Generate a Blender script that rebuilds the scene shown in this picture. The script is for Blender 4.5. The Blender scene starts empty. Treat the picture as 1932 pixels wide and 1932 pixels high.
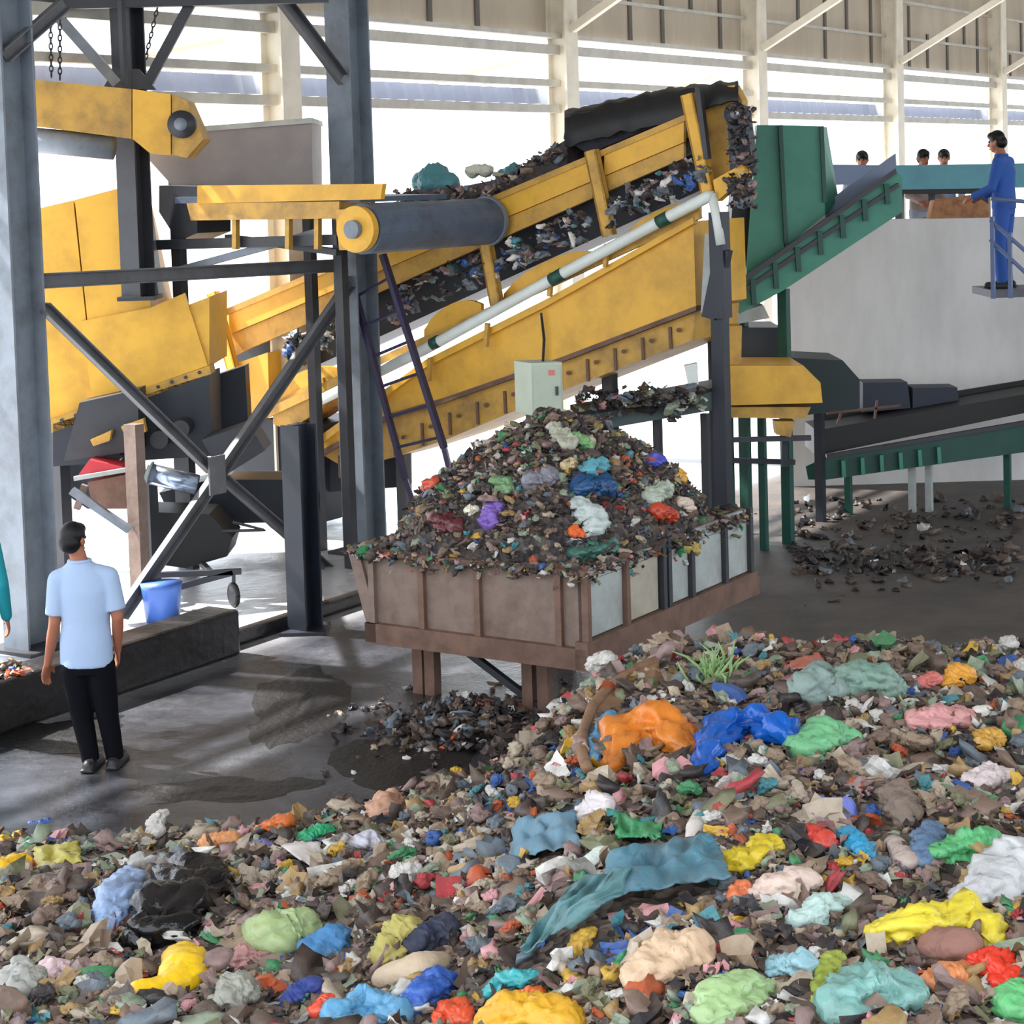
import bpy, bmesh, math, random
import numpy as np
from mathutils import Vector, Matrix, noise
random.seed(11); RS = np.random.RandomState(11)
S = bpy.context.scene
COL = S.collection
# ------------------------------------------------------------------ camera, sky, sun, exposure
F = 3600.0; PPX, PPY = 966.0, 580.0; PITCH = 0.0653; ROLL = -0.03; CAMZ = 3.82
cam = bpy.data.objects.new('camera', bpy.data.cameras.new('camera')); COL.objects.link(cam)
R = Matrix.Rotation(math.pi/2 - math.atan(PITCH), 3, 'X') @ Matrix.Rotation(ROLL, 3, 'Z')
cam.matrix_world = Matrix.Translation((0, 0, CAMZ)) @ R.to_4x4()
cam.data.sensor_width = 36.0; cam.data.lens = 36.0*F/1932.0
cam.data.shift_y = -(966.0-PPY)/1932.0
cam.data.clip_end = 500
S.camera = cam
S.view_settings.view_transform = 'Standard'; S.view_settings.look = 'None'
S.view_settings.gamma = 1.0; S.view_settings.use_curve_mapping = False
S.view_settings.exposure = -1.0
wd = bpy.data.worlds.new('sky'); S.world = wd; wd.use_nodes = True
bg = wd.node_tree.nodes['Background']
bg.inputs[0].default_value = (0.86, 0.93, 1.0, 1); bg.inputs[1].default_value = 6.0
UX, UY = 0.5450, 0.8384                      # along the back wall
U = Vector((UX, UY, 0)); N = Vector((UY, -UX, 0))   # N points into the hall
sun = bpy.data.objects.new('sun', bpy.data.lights.new('sun', 'SUN')); COL.objects.link(sun)
sun.data.energy = 34.0; sun.data.angle = 0.02; sun.data.color = (1.0, 0.97, 0.93)
sd = (N*math.cos(math.radians(46)) + Vector((0, 0, -math.sin(math.radians(46)))) + U*0.12).normalized()
sun.rotation_euler = sd.to_track_quat('-Z', 'Y').to_euler()
sun.location = (-12, 26, 20)

# ------------------------------------------------------------------ geometry of the place
def ray(px, py):
    return (R @ Vector(((px-PPX)/F, -(py-PPY)/F, -1.0))).normalized()
CAM = Vector((0, 0, CAMZ))
def W(px, py, D):                            # point in the upright plane at distance D
    d = ray(px, py); return CAM + d*(D/d.y)
def G(px, py, z=0.0):                        # point at height z
    d = ray(px, py); return CAM + d*((z-CAMZ)/d.z)
def PLN(px, py, p0, nrm):                    # point in any plane
    d = ray(px, py); return CAM + d*((p0-CAM).dot(nrm)/d.dot(nrm))
P0 = Vector((-2.48, 21.2, 0))
def WL(a, b, z): return P0 + U*a + N*b + Vector((0, 0, z))

def lin(c):
    return tuple((x/255/12.92 if x <= 10 else ((x/255+0.055)/1.055)**2.4) for x in c)
MATS = {}
def mat(name, rgb, rough=0.6, metal=0.0, dirt=None, damt=0.35, dscale=3.0, bump=0.0, bscale=20.0, spec=0.5,
        trans=0.0, alpha=1.0, stretch=None):
    if name in MATS: return MATS[name]
    m = bpy.data.materials.new(name); m.use_nodes = True; MATS[name] = m
    nt = m.node_tree; nd = nt.nodes; bs = nd['Principled BSDF']
    bs.inputs['Roughness'].default_value = rough; bs.inputs['Metallic'].default_value = metal
    bs.inputs['Specular IOR Level'].default_value = spec
    col = lin(rgb)
    tc = nd.new('ShaderNodeTexCoord'); mp = nd.new('ShaderNodeMapping')
    nt.links.new(tc.outputs['Object'], mp.inputs[0])
    if stretch: mp.inputs['Scale'].default_value = stretch
    if dirt is not None:
        nz = nd.new('ShaderNodeTexNoise'); nz.inputs['Scale'].default_value = dscale
        nz.inputs['Detail'].default_value = 6; nz.inputs['Roughness'].default_value = 0.65
        nt.links.new(mp.outputs[0], nz.inputs['Vector'])
        rp = nd.new('ShaderNodeValToRGB'); rp.color_ramp.elements[0].position = 0.42; rp.color_ramp.elements[1].position = 0.68
        nt.links.new(nz.outputs['Fac'], rp.inputs[0])
        mu = nd.new('ShaderNodeMath'); mu.operation = 'MULTIPLY'; mu.inputs[1].default_value = damt
        nt.links.new(rp.outputs[0], mu.inputs[0])
        mx = nd.new('ShaderNodeMix'); mx.data_type = 'RGBA'
        mx.inputs[6].default_value = (*col, 1); mx.inputs[7].default_value = (*lin(dirt), 1)
        nt.links.new(mu.outputs[0], mx.inputs[0]); nt.links.new(mx.outputs[2], bs.inputs['Base Color'])
    else:
        bs.inputs['Base Color'].default_value = (*col, 1)
    if bump:
        n2 = nd.new('ShaderNodeTexNoise'); n2.inputs['Scale'].default_value = bscale; n2.inputs['Detail'].default_value = 5
        nt.links.new(mp.outputs[0], n2.inputs['Vector'])
        bp = nd.new('ShaderNodeBump'); bp.inputs['Strength'].default_value = bump; bp.inputs['Distance'].default_value = 0.02
        nt.links.new(n2.outputs['Fac'], bp.inputs['Height']); nt.links.new(bp.outputs[0], bs.inputs['Normal'])
    if trans: bs.inputs['Transmission Weight'].default_value = trans
    if alpha < 1: bs.inputs['Alpha'].default_value = alpha
    return m

ORG = {}
class MB:
    def __init__(s): s.v = []; s.f = []; s.mi = []; s.cur = 0
    def add(s, vs, fs):
        o = len(s.v); s.v += [tuple(v) for v in vs]
        for f in fs: s.f.append(tuple(i+o for i in f)); s.mi.append(s.cur)
        return s
    def prism(s, pts, ext):                  # polygon pushed along a vector
        n = len(pts); pts = [Vector(p) for p in pts]; ext = Vector(ext)
        vs = pts + [p+ext for p in pts]
        fs = [tuple(range(n)), tuple(range(2*n-1, n-1, -1))]
        fs += [(i, i+n, (i+1) % n+n, (i+1) % n) for i in range(n)]
        return s.add(vs, fs)
    def box(s, lo, hi, ax=None):
        lo = Vector(lo); hi = Vector(hi)
        c = [(x, y, z) for x in (lo.x, hi.x) for y in (lo.y, hi.y) for z in (lo.z, hi.z)]
        return s.add(c, [(0, 1, 3, 2), (4, 6, 7, 5), (0, 4, 5, 1), (2, 3, 7, 6), (0, 2, 6, 4), (1, 5, 7, 3)])
    def obox(s, o, ex, ey, ez):              # corner and three edge vectors
        o = Vector(o); ex = Vector(ex); ey = Vector(ey); ez = Vector(ez)
        c = [o+ex*i+ey*j+ez*k for i in (0, 1) for j in (0, 1) for k in (0, 1)]
        return s.add(c, [(0, 1, 3, 2), (4, 6, 7, 5), (0, 4, 5, 1), (2, 3, 7, 6), (0, 2, 6, 4), (1, 5, 7, 3)])
    def bar(s, a, b, w, h=None, up=(0, 0, 1)):
        a = Vector(a); b = Vector(b); h = h or w; d = (b-a).normalized(); up = Vector(up)
        sx = d.cross(up)
        if sx.length < 1e-3: sx = d.cross(Vector((UX, UY, 0)))
        sx.normalize(); sy = sx.cross(d).normalized()
        o = a - sx*w/2 - sy*h/2
        return s.obox(o, sx*w, sy*h, b-a)
    def ibeam(s, a, b, w, h, up, tf=0.022, tw=0.014):    # H section; up = direction between flanges
        a = Vector(a); b = Vector(b); d = (b-a).normalized(); up = Vector(up); sx = d.cross(up).normalized(); sy = sx.cross(d).normalized()
        for k in (-1, 1):
            o = a - sx*w/2 + sy*(k*h/2 - (tf if k > 0 else 0)); s.obox(o, sx*w, sy*tf, b-a)
        s.obox(a - sx*tw/2 - sy*(h/2-tf), sx*tw, sy*(h-2*tf), b-a); return s
    def channel(s, a, b, w, h, up, t=0.012): # C section, open towards up
        a = Vector(a); b = Vector(b); d = (b-a).normalized(); up = Vector(up); sx = d.cross(up).normalized(); sy = sx.cross(d).normalized()
        s.obox(a-sx*w/2-sy*h/2, sx*w, sy*t, b-a)
        s.obox(a-sx*w/2-sy*h/2, sx*t, sy*h, b-a); s.obox(a+sx*(w/2-t)-sy*h/2, sx*t, sy*h, b-a); return s
    def tube(s, pts, r, n=12, cap=True):
        pts = [Vector(p) for p in pts]; rs = r if isinstance(r, (list, tuple)) else [r]*len(pts)
        vs = []; fs = []; prev = None
        for i, p in enumerate(pts):
            d = (pts[min(i+1, len(pts)-1)] - pts[max(i-1, 0)]).normalized()
            ref = prev if prev is not None else (Vector((0, 0, 1)) if abs(d.z) < .9 else Vector((1, 0, 0)))
            x = (ref - d*ref.dot(d)).normalized(); prev = x; y = d.cross(x)
            for k in range(n):
                t = 2*math.pi*k/n; vs.append(p + (x*math.cos(t)+y*math.sin(t))*rs[i])
        for i in range(len(pts)-1):
            for k in range(n): fs.append((i*n+k, i*n+(k+1) % n, (i+1)*n+(k+1) % n, (i+1)*n+k))
        if cap: fs.append(tuple(range(n-1, -1, -1))); fs.append(tuple((len(pts)-1)*n+k for k in range(n)))
        return s.add(vs, fs)
    def ball(s, c, rx, ry=None, rz=None, seg=16, rings=10):
        ry = ry or rx; rz = rz or rx; c = Vector(c); vs = [c+Vector((0, 0, -rz))]; fs = []
        for i in range(1, rings):
            t = math.pi*i/rings - math.pi/2
            for k in range(seg):
                p = 2*math.pi*k/seg; vs.append(c+Vector((rx*math.cos(t)*math.cos(p), ry*math.cos(t)*math.sin(p), rz*math.sin(t))))
        vs.append(c+Vector((0, 0, rz))); L = len(vs)-1
        for k in range(seg): fs.append((0, 1+(k+1) % seg, 1+k))
        for i in range(rings-2):
            for k in range(seg):
                a = 1+i*seg; fs.append((a+k, a+(k+1) % seg, a+seg+(k+1) % seg, a+seg+k))
        a = 1+(rings-2)*seg
        for k in range(seg): fs.append((a+k, a+(k+1) % seg, L))
        return s.add(vs, fs)
    def mesh(s, name, mats, org=Vector((0, 0, 0)), smooth=False):
        me = bpy.data.meshes.new(name)
        me.from_pydata([tuple(Vector(v)-org) for v in s.v], [], s.f)
        for m in (mats if isinstance(mats, (list, tuple)) else [mats]): me.materials.append(m)
        if len(me.materials) > 1: me.polygons.foreach_set('material_index', s.mi)
        bm = bmesh.new(); bm.from_mesh(me); bmesh.ops.recalc_face_normals(bm, faces=bm.faces); bm.to_mesh(me); bm.free()
        if smooth: me.polygons.foreach_set('use_smooth', [True]*len(me.polygons))
        me.update(); return me
    def build(s, name, mats, parent=None, smooth=False, bevel=0.0, angle=None):
        a = np.array(s.v); org = Vector(((a.min(0)+a.max(0))/2).tolist()); org.z = float(a[:, 2].min())
        o = bpy.data.objects.new(name, s.mesh(name, mats, org, smooth)); COL.objects.link(o)
        ORG[o.name] = org
        o.location = org - (ORG[parent.name] if parent else Vector((0, 0, 0)))
        if parent: o.parent = parent
        if bevel:
            md = o.modifiers.new('bevel', 'BEVEL'); md.width = bevel; md.segments = 2; md.limit_method = 'ANGLE'
        return o
def tag(o, label=None, cat=None, group=None, kind=None):
    if label: o['label'] = label
    if cat: o['category'] = cat
    if group: o['group'] = group
    if kind: o['kind'] = kind
    return o
def thing(name, loc, label, cat, group=None):
    o = bpy.data.objects.new(name, None); COL.objects.link(o); o.location = loc; o.empty_display_size = .2
    ORG[o.name] = Vector(loc); return tag(o, label, cat, group)
def struct(mb, name, mats, **k): return tag(mb.build(name, mats, **k), kind='structure')

# ------------------------------------------------------------------ materials
YEL = mat('yellow_paint', (226, 172, 56), .5, dirt=(120, 84, 40), damt=.38, dscale=2.2, bump=.06, bscale=8)
YELD = mat('worn_yellow_paint', (200, 154, 66), .55, dirt=(96, 78, 58), damt=.6, dscale=3.5)
STEEL = mat('grey_blue_steel', (122, 131, 142), .5, dirt=(70, 66, 62), damt=.5, dscale=3)
DSTEEL = mat('dark_steel', (52, 54, 60), .5, dirt=(30, 27, 26), damt=.5)
RUST = mat('rusty_brown_steel', (116, 88, 74), .75, dirt=(74, 52, 42), damt=.7, dscale=4, bump=.2)
RUST2 = mat('brown_grey_plate', (128, 108, 98), .7, dirt=(92, 74, 62), damt=.7, dscale=5, bump=.15)
PALE = mat('pale_grey_plate', (168, 174, 172), .6, dirt=(120, 104, 90), damt=.5, dscale=4)
CREAM = mat('cream_painted_steel', (232, 224, 206), .55, dirt=(170, 158, 140), damt=.3)
GREYC = mat('grey_painted_steel', (196, 192, 182), .55, dirt=(120, 116, 110), damt=.4)
CLAD = mat('brown_grey_cladding', (196, 182, 162), .75, dirt=(158, 146, 128), damt=.6, dscale=1.3, stretch=(1, 1, .25))
BATTEN = mat('dark_batten', (104, 98, 90), .7)
CONC = mat('concrete', (222, 220, 218), .85, dirt=(176, 172, 172), damt=.6, dscale=.8, bump=.1, stretch=(1, 1, .35))
KERBM = mat('wet_dark_concrete', (40, 36, 36), .3, dirt=(18, 16, 17), damt=.8, dscale=4, bump=.4, bscale=12)
GREEN = mat('green_paint', (62, 134, 112), .5, dirt=(46, 92, 84), damt=.45, dscale=2.5)
DGREEN = mat('dark_green_paint', (22, 74, 62), .5, dirt=(20, 46, 44), damt=.5)
NAVY = mat('dark_navy_steel', (30, 36, 48), .5, dirt=(20, 20, 24), damt=.5)
BLACK = mat('black_rubber', (22, 22, 24), .55)
BELT = mat('blue_grey_belt', (84, 98, 118), .5, dirt=(58, 62, 74), damt=.6, dscale=5)
WHITEP = mat('white_pipe', (216, 222, 216), .45, dirt=(176, 172, 160), damt=.3)
CAB = mat('pale_green_cabinet', (178, 188, 170), .5, dirt=(140, 144, 130), damt=.3)
CHROME = mat('bright_metal', (170, 186, 210), .22, metal=.9)
REDP = mat('red_paint', (190, 50, 60), .5)
TEALC = mat('teal_paint', (86, 146, 158), .55, dirt=(70, 110, 130), damt=.4)
CORR = mat('translucent_corrugated', (150, 160, 186), .6)
GREYBIN = mat('grey_brown_sheet', (160, 148, 142), .65, dirt=(118, 108, 108), damt=.5, dscale=1.5)
SKIN = mat('skin', (156, 96, 70), .55)
HAIR = mat('black_hair', (10, 9, 12), .5, spec=.3)
TROU = mat('navy_black_cloth', (8, 9, 16), .9, spec=.15)
SHIRT = mat('pale_blue_cloth', (158, 178, 208), .85, bump=.15, bscale=30)
TEALS = mat('teal_cloth', (20, 140, 152), .85)
BLUEW = mat('blue_work_cloth', (44, 84, 160), .85)
SHOE = mat('dark_shoe', (26, 22, 26), .5)

# ------------------------------------------------------------------ floor
def floor_material():
    m = bpy.data.materials.new('wet_floor'); m.use_nodes = True; nt = m.node_tree; nd = nt.nodes; bs = nd['Principled BSDF']
    tc = nd.new('ShaderNodeTexCoord')
    def nz(scale, det=6, rough=.6, st=None):
        n = nd.new('ShaderNodeTexNoise'); n.inputs['Scale'].default_value = scale; n.inputs['Detail'].default_value = det
        n.inputs['Roughness'].default_value = rough
        mp = nd.new('ShaderNodeMapping'); nt.links.new(tc.outputs['Object'], mp.inputs[0]); nt.links.new(mp.outputs[0], n.inputs['Vector'])
        if st: mp.inputs['Scale'].default_value = st
        return n
    def ramp(src, a, b, ca=(0, 0, 0, 1), cb=(1, 1, 1, 1)):
        r = nd.new('ShaderNodeValToRGB'); e = r.color_ramp.elements; e[0].position = a; e[1].position = b; e[0].color = ca; e[1].color = cb
        nt.links.new(src, r.inputs[0]); return r
    base = ramp(nz(1.1, 8, .7).outputs['Fac'], .35, .7, (*lin((20, 18, 18)), 1), (*lin((84, 70, 60)), 1))
    grey = ramp(nz(1.1, 8, .7).outputs['Fac'], .35, .7, (*lin((16, 16, 20)), 1), (*lin((82, 84, 92)), 1))
    sx0 = nd.new('ShaderNodeSeparateXYZ'); nt.links.new(tc.outputs['Object'], sx0.inputs[0])
    side = nd.new('ShaderNodeMapRange'); side.inputs[1].default_value = -.4; side.inputs[2].default_value = 1.6
    nt.links.new(sx0.outputs['X'], side.inputs[0])
    tint = nd.new('ShaderNodeMix'); tint.data_type = 'RGBA'; nt.links.new(side.outputs[0], tint.inputs[0])
    nt.links.new(grey.outputs[0], tint.inputs[6]); nt.links.new(base.outputs[0], tint.inputs[7])
    # concrete yard beyond the hall line is pale
    sep = nd.new('ShaderNodeVectorMath'); sep.operation = 'DOT_PRODUCT'; sep.inputs[1].default_value = (N.x, N.y, 0)
    nt.links.new(tc.outputs['Object'], sep.inputs[0])
    off = P0.dot(N)
    mr = nd.new('ShaderNodeMapRange'); mr.inputs[1].default_value = off+3.5; mr.inputs[2].default_value = off+2.6; mr.inputs[3].default_value = 0; mr.inputs[4].default_value = 1
    nt.links.new(sep.outputs['Value'], mr.inputs[0])
    mx = nd.new('ShaderNodeMix'); mx.data_type = 'RGBA'; mx.inputs[7].default_value = (*lin((196, 196, 200)), 1)
    nt.links.new(mr.outputs[0], mx.inputs[0]); nt.links.new(tint.outputs[2], mx.inputs[6]); nt.links.new(mx.outputs[2], bs.inputs['Base Color'])
    # puddles on the left, dry on the right
    sx = nd.new('ShaderNodeSeparateXYZ'); nt.links.new(tc.outputs['Object'], sx.inputs[0])
    wet = nd.new('ShaderNodeMapRange'); wet.inputs[1].default_value = 0.3; wet.inputs[2].default_value = 2.2; wet.inputs[3].default_value = 0.0; wet.inputs[4].default_value = 1
    nt.links.new(sx.outputs['X'], wet.inputs[0])
    rr = ramp(nz(.8, 7, .62).outputs['Fac'], .50, .70)
    ad = nd.new('ShaderNodeMath'); ad.operation = 'MAXIMUM'; nt.links.new(rr.outputs[0], ad.inputs[0]); nt.links.new(wet.outputs[0], ad.inputs[1])
    m2 = nd.new('ShaderNodeMapRange'); m2.inputs[3].default_value = .16; m2.inputs[4].default_value = .6
    nt.links.new(ad.outputs[0], m2.inputs[0]); nt.links.new(m2.outputs[0], bs.inputs['Roughness'])
    bp = nd.new('ShaderNodeBump'); bp.inputs['Strength'].default_value = .5; bp.inputs['Distance'].default_value = .03; bs.inputs['Specular IOR Level'].default_value = 1.0
    n3 = nz(5, 8, .7); nt.links.new(n3.outputs['Fac'], bp.inputs['Height']); nt.links.new(bp.outputs[0], bs.inputs['Normal'])
    return m
struct(MB().box((-60, -30, -.2), (60, 90, 0)), 'floor', floor_material())
ORG_F = None
# shift the floor's object origin to the world origin so its pattern reads in metres
fo = bpy.data.objects['floor']
fo.data.transform(Matrix.Translation(fo.location)); fo.location = (0, 0, 0)

# ------------------------------------------------------------------ back wall, roof
A0, A1 = -14, 48
for k in range(-2, 9):
    mb = MB(); c = WL(6*k, 0, 0); w = .32
    mb.obox(c-U*w/2-N*w/2, U*w, N*.03, Vector((0, 0, 8.5))); mb.obox(c-U*w/2+N*(w/2-.03), U*w, N*.03, Vector((0, 0, 8.5)))
    mb.obox(c-U*.06-N*(w/2-.03), U*.12, N*(w-.06), Vector((0, 0, 8.5)))
    struct(mb, 'wall_column', CREAM)
    mb = MB().bar(WL(6*k, .17, 5.88), WL(6*k, 3.6, 7.7), .11, .11)
    struct(mb, 'trim_brace', CREAM)
def strip(b, z0, z1, t): return MB().obox(WL(A0, b, z0), U*(A1-A0), N*t, Vector((0, 0, z1-z0)))
struct(strip(-.1, 4.75, 4.86, .1), 'trim_1', GREYC)
struct(strip(-.12, 5.11, 5.20, .12), 'trim_2', GREYC)
struct(strip(-.12, 5.54, 5.67, .12), 'trim_3', GREYC)
struct(strip(-.1, 5.76, 5.82, .14), 'trim_4', GREYC)
struct(strip(-.2, 5.8, 8.6, .05), 'wall_back', CLAD)
mb = MB()
for z in (6.35, 7.05, 7.8): mb.obox(WL(A0, -.15, z), U*(A1-A0), N*.06, Vector((0, 0, .05)))
struct(mb, 'trim_5', GREYC)
mb = MB()
for i in range(60):
    a = A0+1.0*i+.3*RS.rand(); z0 = random.choice((5.82, 6.4, 7.1)); mb.obox(WL(a, -.15, z0), U*.09, N*.03, Vector((0, 0, random.choice((.5, .7, 1.2)))))
struct(mb, 'trim_6', BATTEN)
# corrugated awning sheet outside the opening
mb = MB(); n = 900; vs = []; fs = []
for i in range(n+1):
    a = A0+(A1-A0)*i/n; d = .03*math.sin(i*2*math.pi/5)
    vs += [WL(a, -.25+d, 4.88), WL(a, -.30+d, 5.09)]
    if i: fs.append((2*i-2, 2*i, 2*i+1, 2*i-1))
mb.add(vs, fs); o = struct(mb, 'trim_7', CORR); md = o.modifiers.new('t', 'SOLIDIFY'); md.thickness = .006
mb = MB()
for k in range(-1, 8):
    mb.bar(WL(6*k+5.8, -.4, 5.52), WL(6*k+2.6, -.4, 4.95), .05); mb.bar(WL(6*k+5.8, -.45, 4.9), WL(6*k+4.4, -.45, 5.2), .035)
struct(mb, 'trim_8', CREAM)
# ribbed sheet roof high over the hall, out of view; extended behind the camera to cut sky light
struct(MB().obox(WL(A0, -1.2, 8.6), U*(A1-A0), N*24.0, Vector((0, 0, .12))), 'unseen_extended_ceiling', GREYC)
mb = MB()
for k in range(-2, 9): mb.bar(WL(6*k, 0, 8.45), WL(6*k, 22.6, 8.45), .16, .3)
struct(mb, 'trim_9', GREYC)
# outside roof edge of the awning
struct(MB().obox(WL(A0, -1.6, 5.1), U*(A1-A0), N*.03, Vector((0, 0, .02))), 'trim_10', GREYC)

# concrete wall under the sorting platform
CW = 23.2
pts = [W(1478, 560, CW), W(1640, 415, CW), W(2200, 405, CW)]
b2 = G(2200, 900); pts += [Vector((pts[2].x, CW, 0)), Vector((pts[0].x, CW, 0))]
pts[0].z = 2.4
struct(MB().prism(pts, (0, .35, 0)), 'wall_right', CONC)

# ------------------------------------------------------------------ steel frame with crossed braces (in front of the machine)
V1 = G(62, 371+CAMZ*F/16.0); V1 = Vector((W(62, 1228, 16.0).x, 16.0, 0))
V2 = Vector((W(688, 1000, 19.85).x, 19.85, 0))
fr = thing('steel_frame', (V1+V2)/2, 'grey steel portal frame with crossed diagonal braces standing left of the loaded bin', 'steel frame')
def vz(v, z): return Vector((v.x, v.y, z))
UF = (V2-V1).normalized(); NF = Vector((UF.y, -UF.x, 0))
for V in (V1, V2):
    MB().ibeam(vz(V, 0), vz(V, 8.4), .30, .36, UF).build('column', STEEL, fr)
    MB().obox(vz(V, 0)-UF*.28-NF*.28, UF*.56, NF*.56, Vector((0, 0, .03))).build('base_plate', DSTEEL, fr)
def onF(px, py, off=0.0): return PLN(px, py, V1+NF*off, NF)
BRC = mat('weathered_steel', (98, 100, 104), .55, dirt=(66, 60, 56), damt=.6, dscale=3)
def brace(p, q, w, off=.12, m=BRC, name='brace'):
    a = onF(*p, off); b = onF(*q, off); return MB().channel(a, b, w, .07, NF).build(name, m, fr)
brace((80, 530), (652, 500), .13, .1, name='cross_beam')
brace((85, 580), (398, 885), .10, .16); brace((425, 905), (650, 1100), .10, .16)
brace((664, 530), (230, 1160), .13, .10)
g = onF(408, 892, .2); MB().obox(g-UF*.11-Vector((0, 0, .2)), UF*.22, NF*.02, Vector((0, 0, .36))).build('gusset_plate', BRC, fr)
brace((505, -40), (648, 150), .15, .12); brace((10, 105), (125, 5), .12, .12)
# gantry behind: middle column with V braces, top chord
C3 = W(262, 560, 18.72); C3B = C3.z
gt = thing('gantry_frame', C3, 'dark steel column with V braces rising behind the raised yellow chute', 'steel column')
MB().ibeam(vz(C3, C3B), vz(C3, 8.4), .22, .26, Vector((.4, .9, 0))).build('column', DSTEEL, gt)
def bD(p, q, D, w, m, par, name='brace'): return MB().bar(W(*p, D), W(*q, D), w, w*.6, up=(0, 1, 0)).build(name, m, par)
bD((108, 30), (222, 158), 18.58, .10, STEEL, gt); bD((366, -5), (280, 155), 18.58, .10, DSTEEL, gt)
bD((-40, 5), (620, -12), 18.5, .17, DSTEEL, gt, 'top_chord')
MB().obox(C3-Vector((.18, .17, .03)), Vector((.36, 0, 0)), Vector((0, .5, 0)), Vector((0, 0, .04))).build('foot_plate', DSTEEL, gt)
MB().prism([W(215, 130, 18.56), W(262, 130, 18.56), W(295, 170, 18.56), W(195, 165, 18.56)], (0, .04, 0)).build('gusset_plate', DSTEEL, gt)
def chain(p, q, D, label):
    o = thing('lifting_chain', W(*q, D), label, 'chain')
    a = W(*p, D); b = W(*q, D); L = (b-a).length; n = int(L/.05); d = (b-a).normalized()
    mb = MB()
    for i in range(n):
        c = a+d*(L*(i+.5)/n); sx = Vector((1, 0, 0)) if i % 2 else Vector((0, 1, 0))
        ring = [c + d*math.cos(t)*.034 + sx*math.sin(t)*.017 for t in [2*math.pi*k/10 for k in range(11)]]
        mb.tube(ring, .0065, 6)
    mb.build('chain_links', DSTEEL, o, smooth=True)
chain((95, 30), (97, 145), 18.3, 'dark chain hanging nearest the left grey column above the yellow chute')
chain((113, 35), (113, 150), 18.3, 'dark chain hanging just right of its twin, above the yellow chute')
chain((298, 10), (272, 122), 18.9, 'slanting dark chain beside the braced gantry column')

# ------------------------------------------------------------------ yellow machine
M0 = Vector((1.88, 18.1, 0))
def MP(px, py, off=0.0):                     # plane of the inclined conveyor's near side; off > 0 towards the camera
    return PLN(px, py, M0-U*off, U)
def mpoly(pts, off, th): return MB().prism([MP(x, y, off) for x, y in pts], U*th)
ic = thing('inclined_conveyor', MP(900, 900)*1.0, 'long yellow inclined conveyor climbing to the right behind the loaded bin', 'conveyor')
ORG[ic.name] = Vector(ic.location)
def line(x, p, q): return p[1]+(q[1]-p[1])*(x-p[0])/(q[0]-p[0])
top = lambda x: line(x, (430, 587), (1290, 223)); bot = lambda x: line(x, (450, 667), (1290, 298))
WID = 1.15
for x0, x1 in ((432, 636), (640, 908), (925, 1118), (1140, 1290)):
    mpoly([(x0, top(x0)), (x1, top(x1)), (x1, top(x1)+45), (x0, top(x0)+45)], .03, .05).build('side_panel', YEL, ic)
    mpoly([(x0, top(x0)+47), (x1, top(x1)+47), (x1, bot(x1)), (x0, bot(x0))], .0, .05).build('side_panel', YELD, ic)
mpoly([(425, top(425)), (1300, top(1300)), (1300, bot(1300)), (425, bot(425))], -WID, .04).build('far_side_panel', YELD, ic)
mpoly([(425, top(425)-6), (1305, top(1305)-6), (1305, top(1305)+6), (425, top(425)+6)], .05, .05).build('top_rail', YELD, ic)
mpoly([(420, top(420)+40), (1330, top(1330)+40), (1330, top(1330)+55), (420, top(420)+55)], -.06, WID-.1).build('belt', BLACK, ic)
# dark return bed behind the gap
mpoly([(440, bot(440)), (1320, bot(1320)), (1320, bot(1320)+75), (440, bot(440)+90)], -.35, .5).build('return_bed', NAVY, ic)
# lower rail with scalloped guards
mpoly([(500, 772), (1318, 398), (1320, 412), (500, 790)], .04, .06).build('lower_rail', YELD, ic)
for x0, x1 in ((500, 640), (800, 908), (950, 1125), (1170, 1320)):
    pts = []
    for i in range(9):
        t = i/8; x = x0+(x1-x0)*t; base = line(x, (500, 762), (1318, 392)); pts.append((x, base-26*math.sin(math.pi*min(1, t*1.05))**.6-4))
    pts += [(x1, line(x1, (500, 775), (1318, 402))), (x0, line(x0, (500, 775), (1318, 402)))]
    mpoly(pts, -.02, .05).build('guard_plate', YEL, ic)
# uprights
for p, q, m in (((402, 552), (452, 742), YEL), ((906, 395), (938, 575), YELD), ((1116, 284), (1150, 445), YELD), ((1298, 178), (1340, 378), YEL)):
    MB().channel(MP(*p, .1), MP(*q, .1), .13, .08, U, t=.02).build('upright', m, ic)
for p, q in (((1318, 165), (1335, 300)),):
    MB().bar(MP(*p, .13), MP(*q, .13), .07, .05).build('upright', DSTEEL, ic)
# foot gusset low on the left
mpoly([(432, 690), (505, 665), (508, 770), (396, 826), (402, 790)], .06, .5).build('foot_gusset', YEL, ic)
mpoly([(515, 760), (610, 712), (610, 770), (545, 812), (515, 800)], .0, .5).build('foot_box', YELD, ic)
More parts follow.
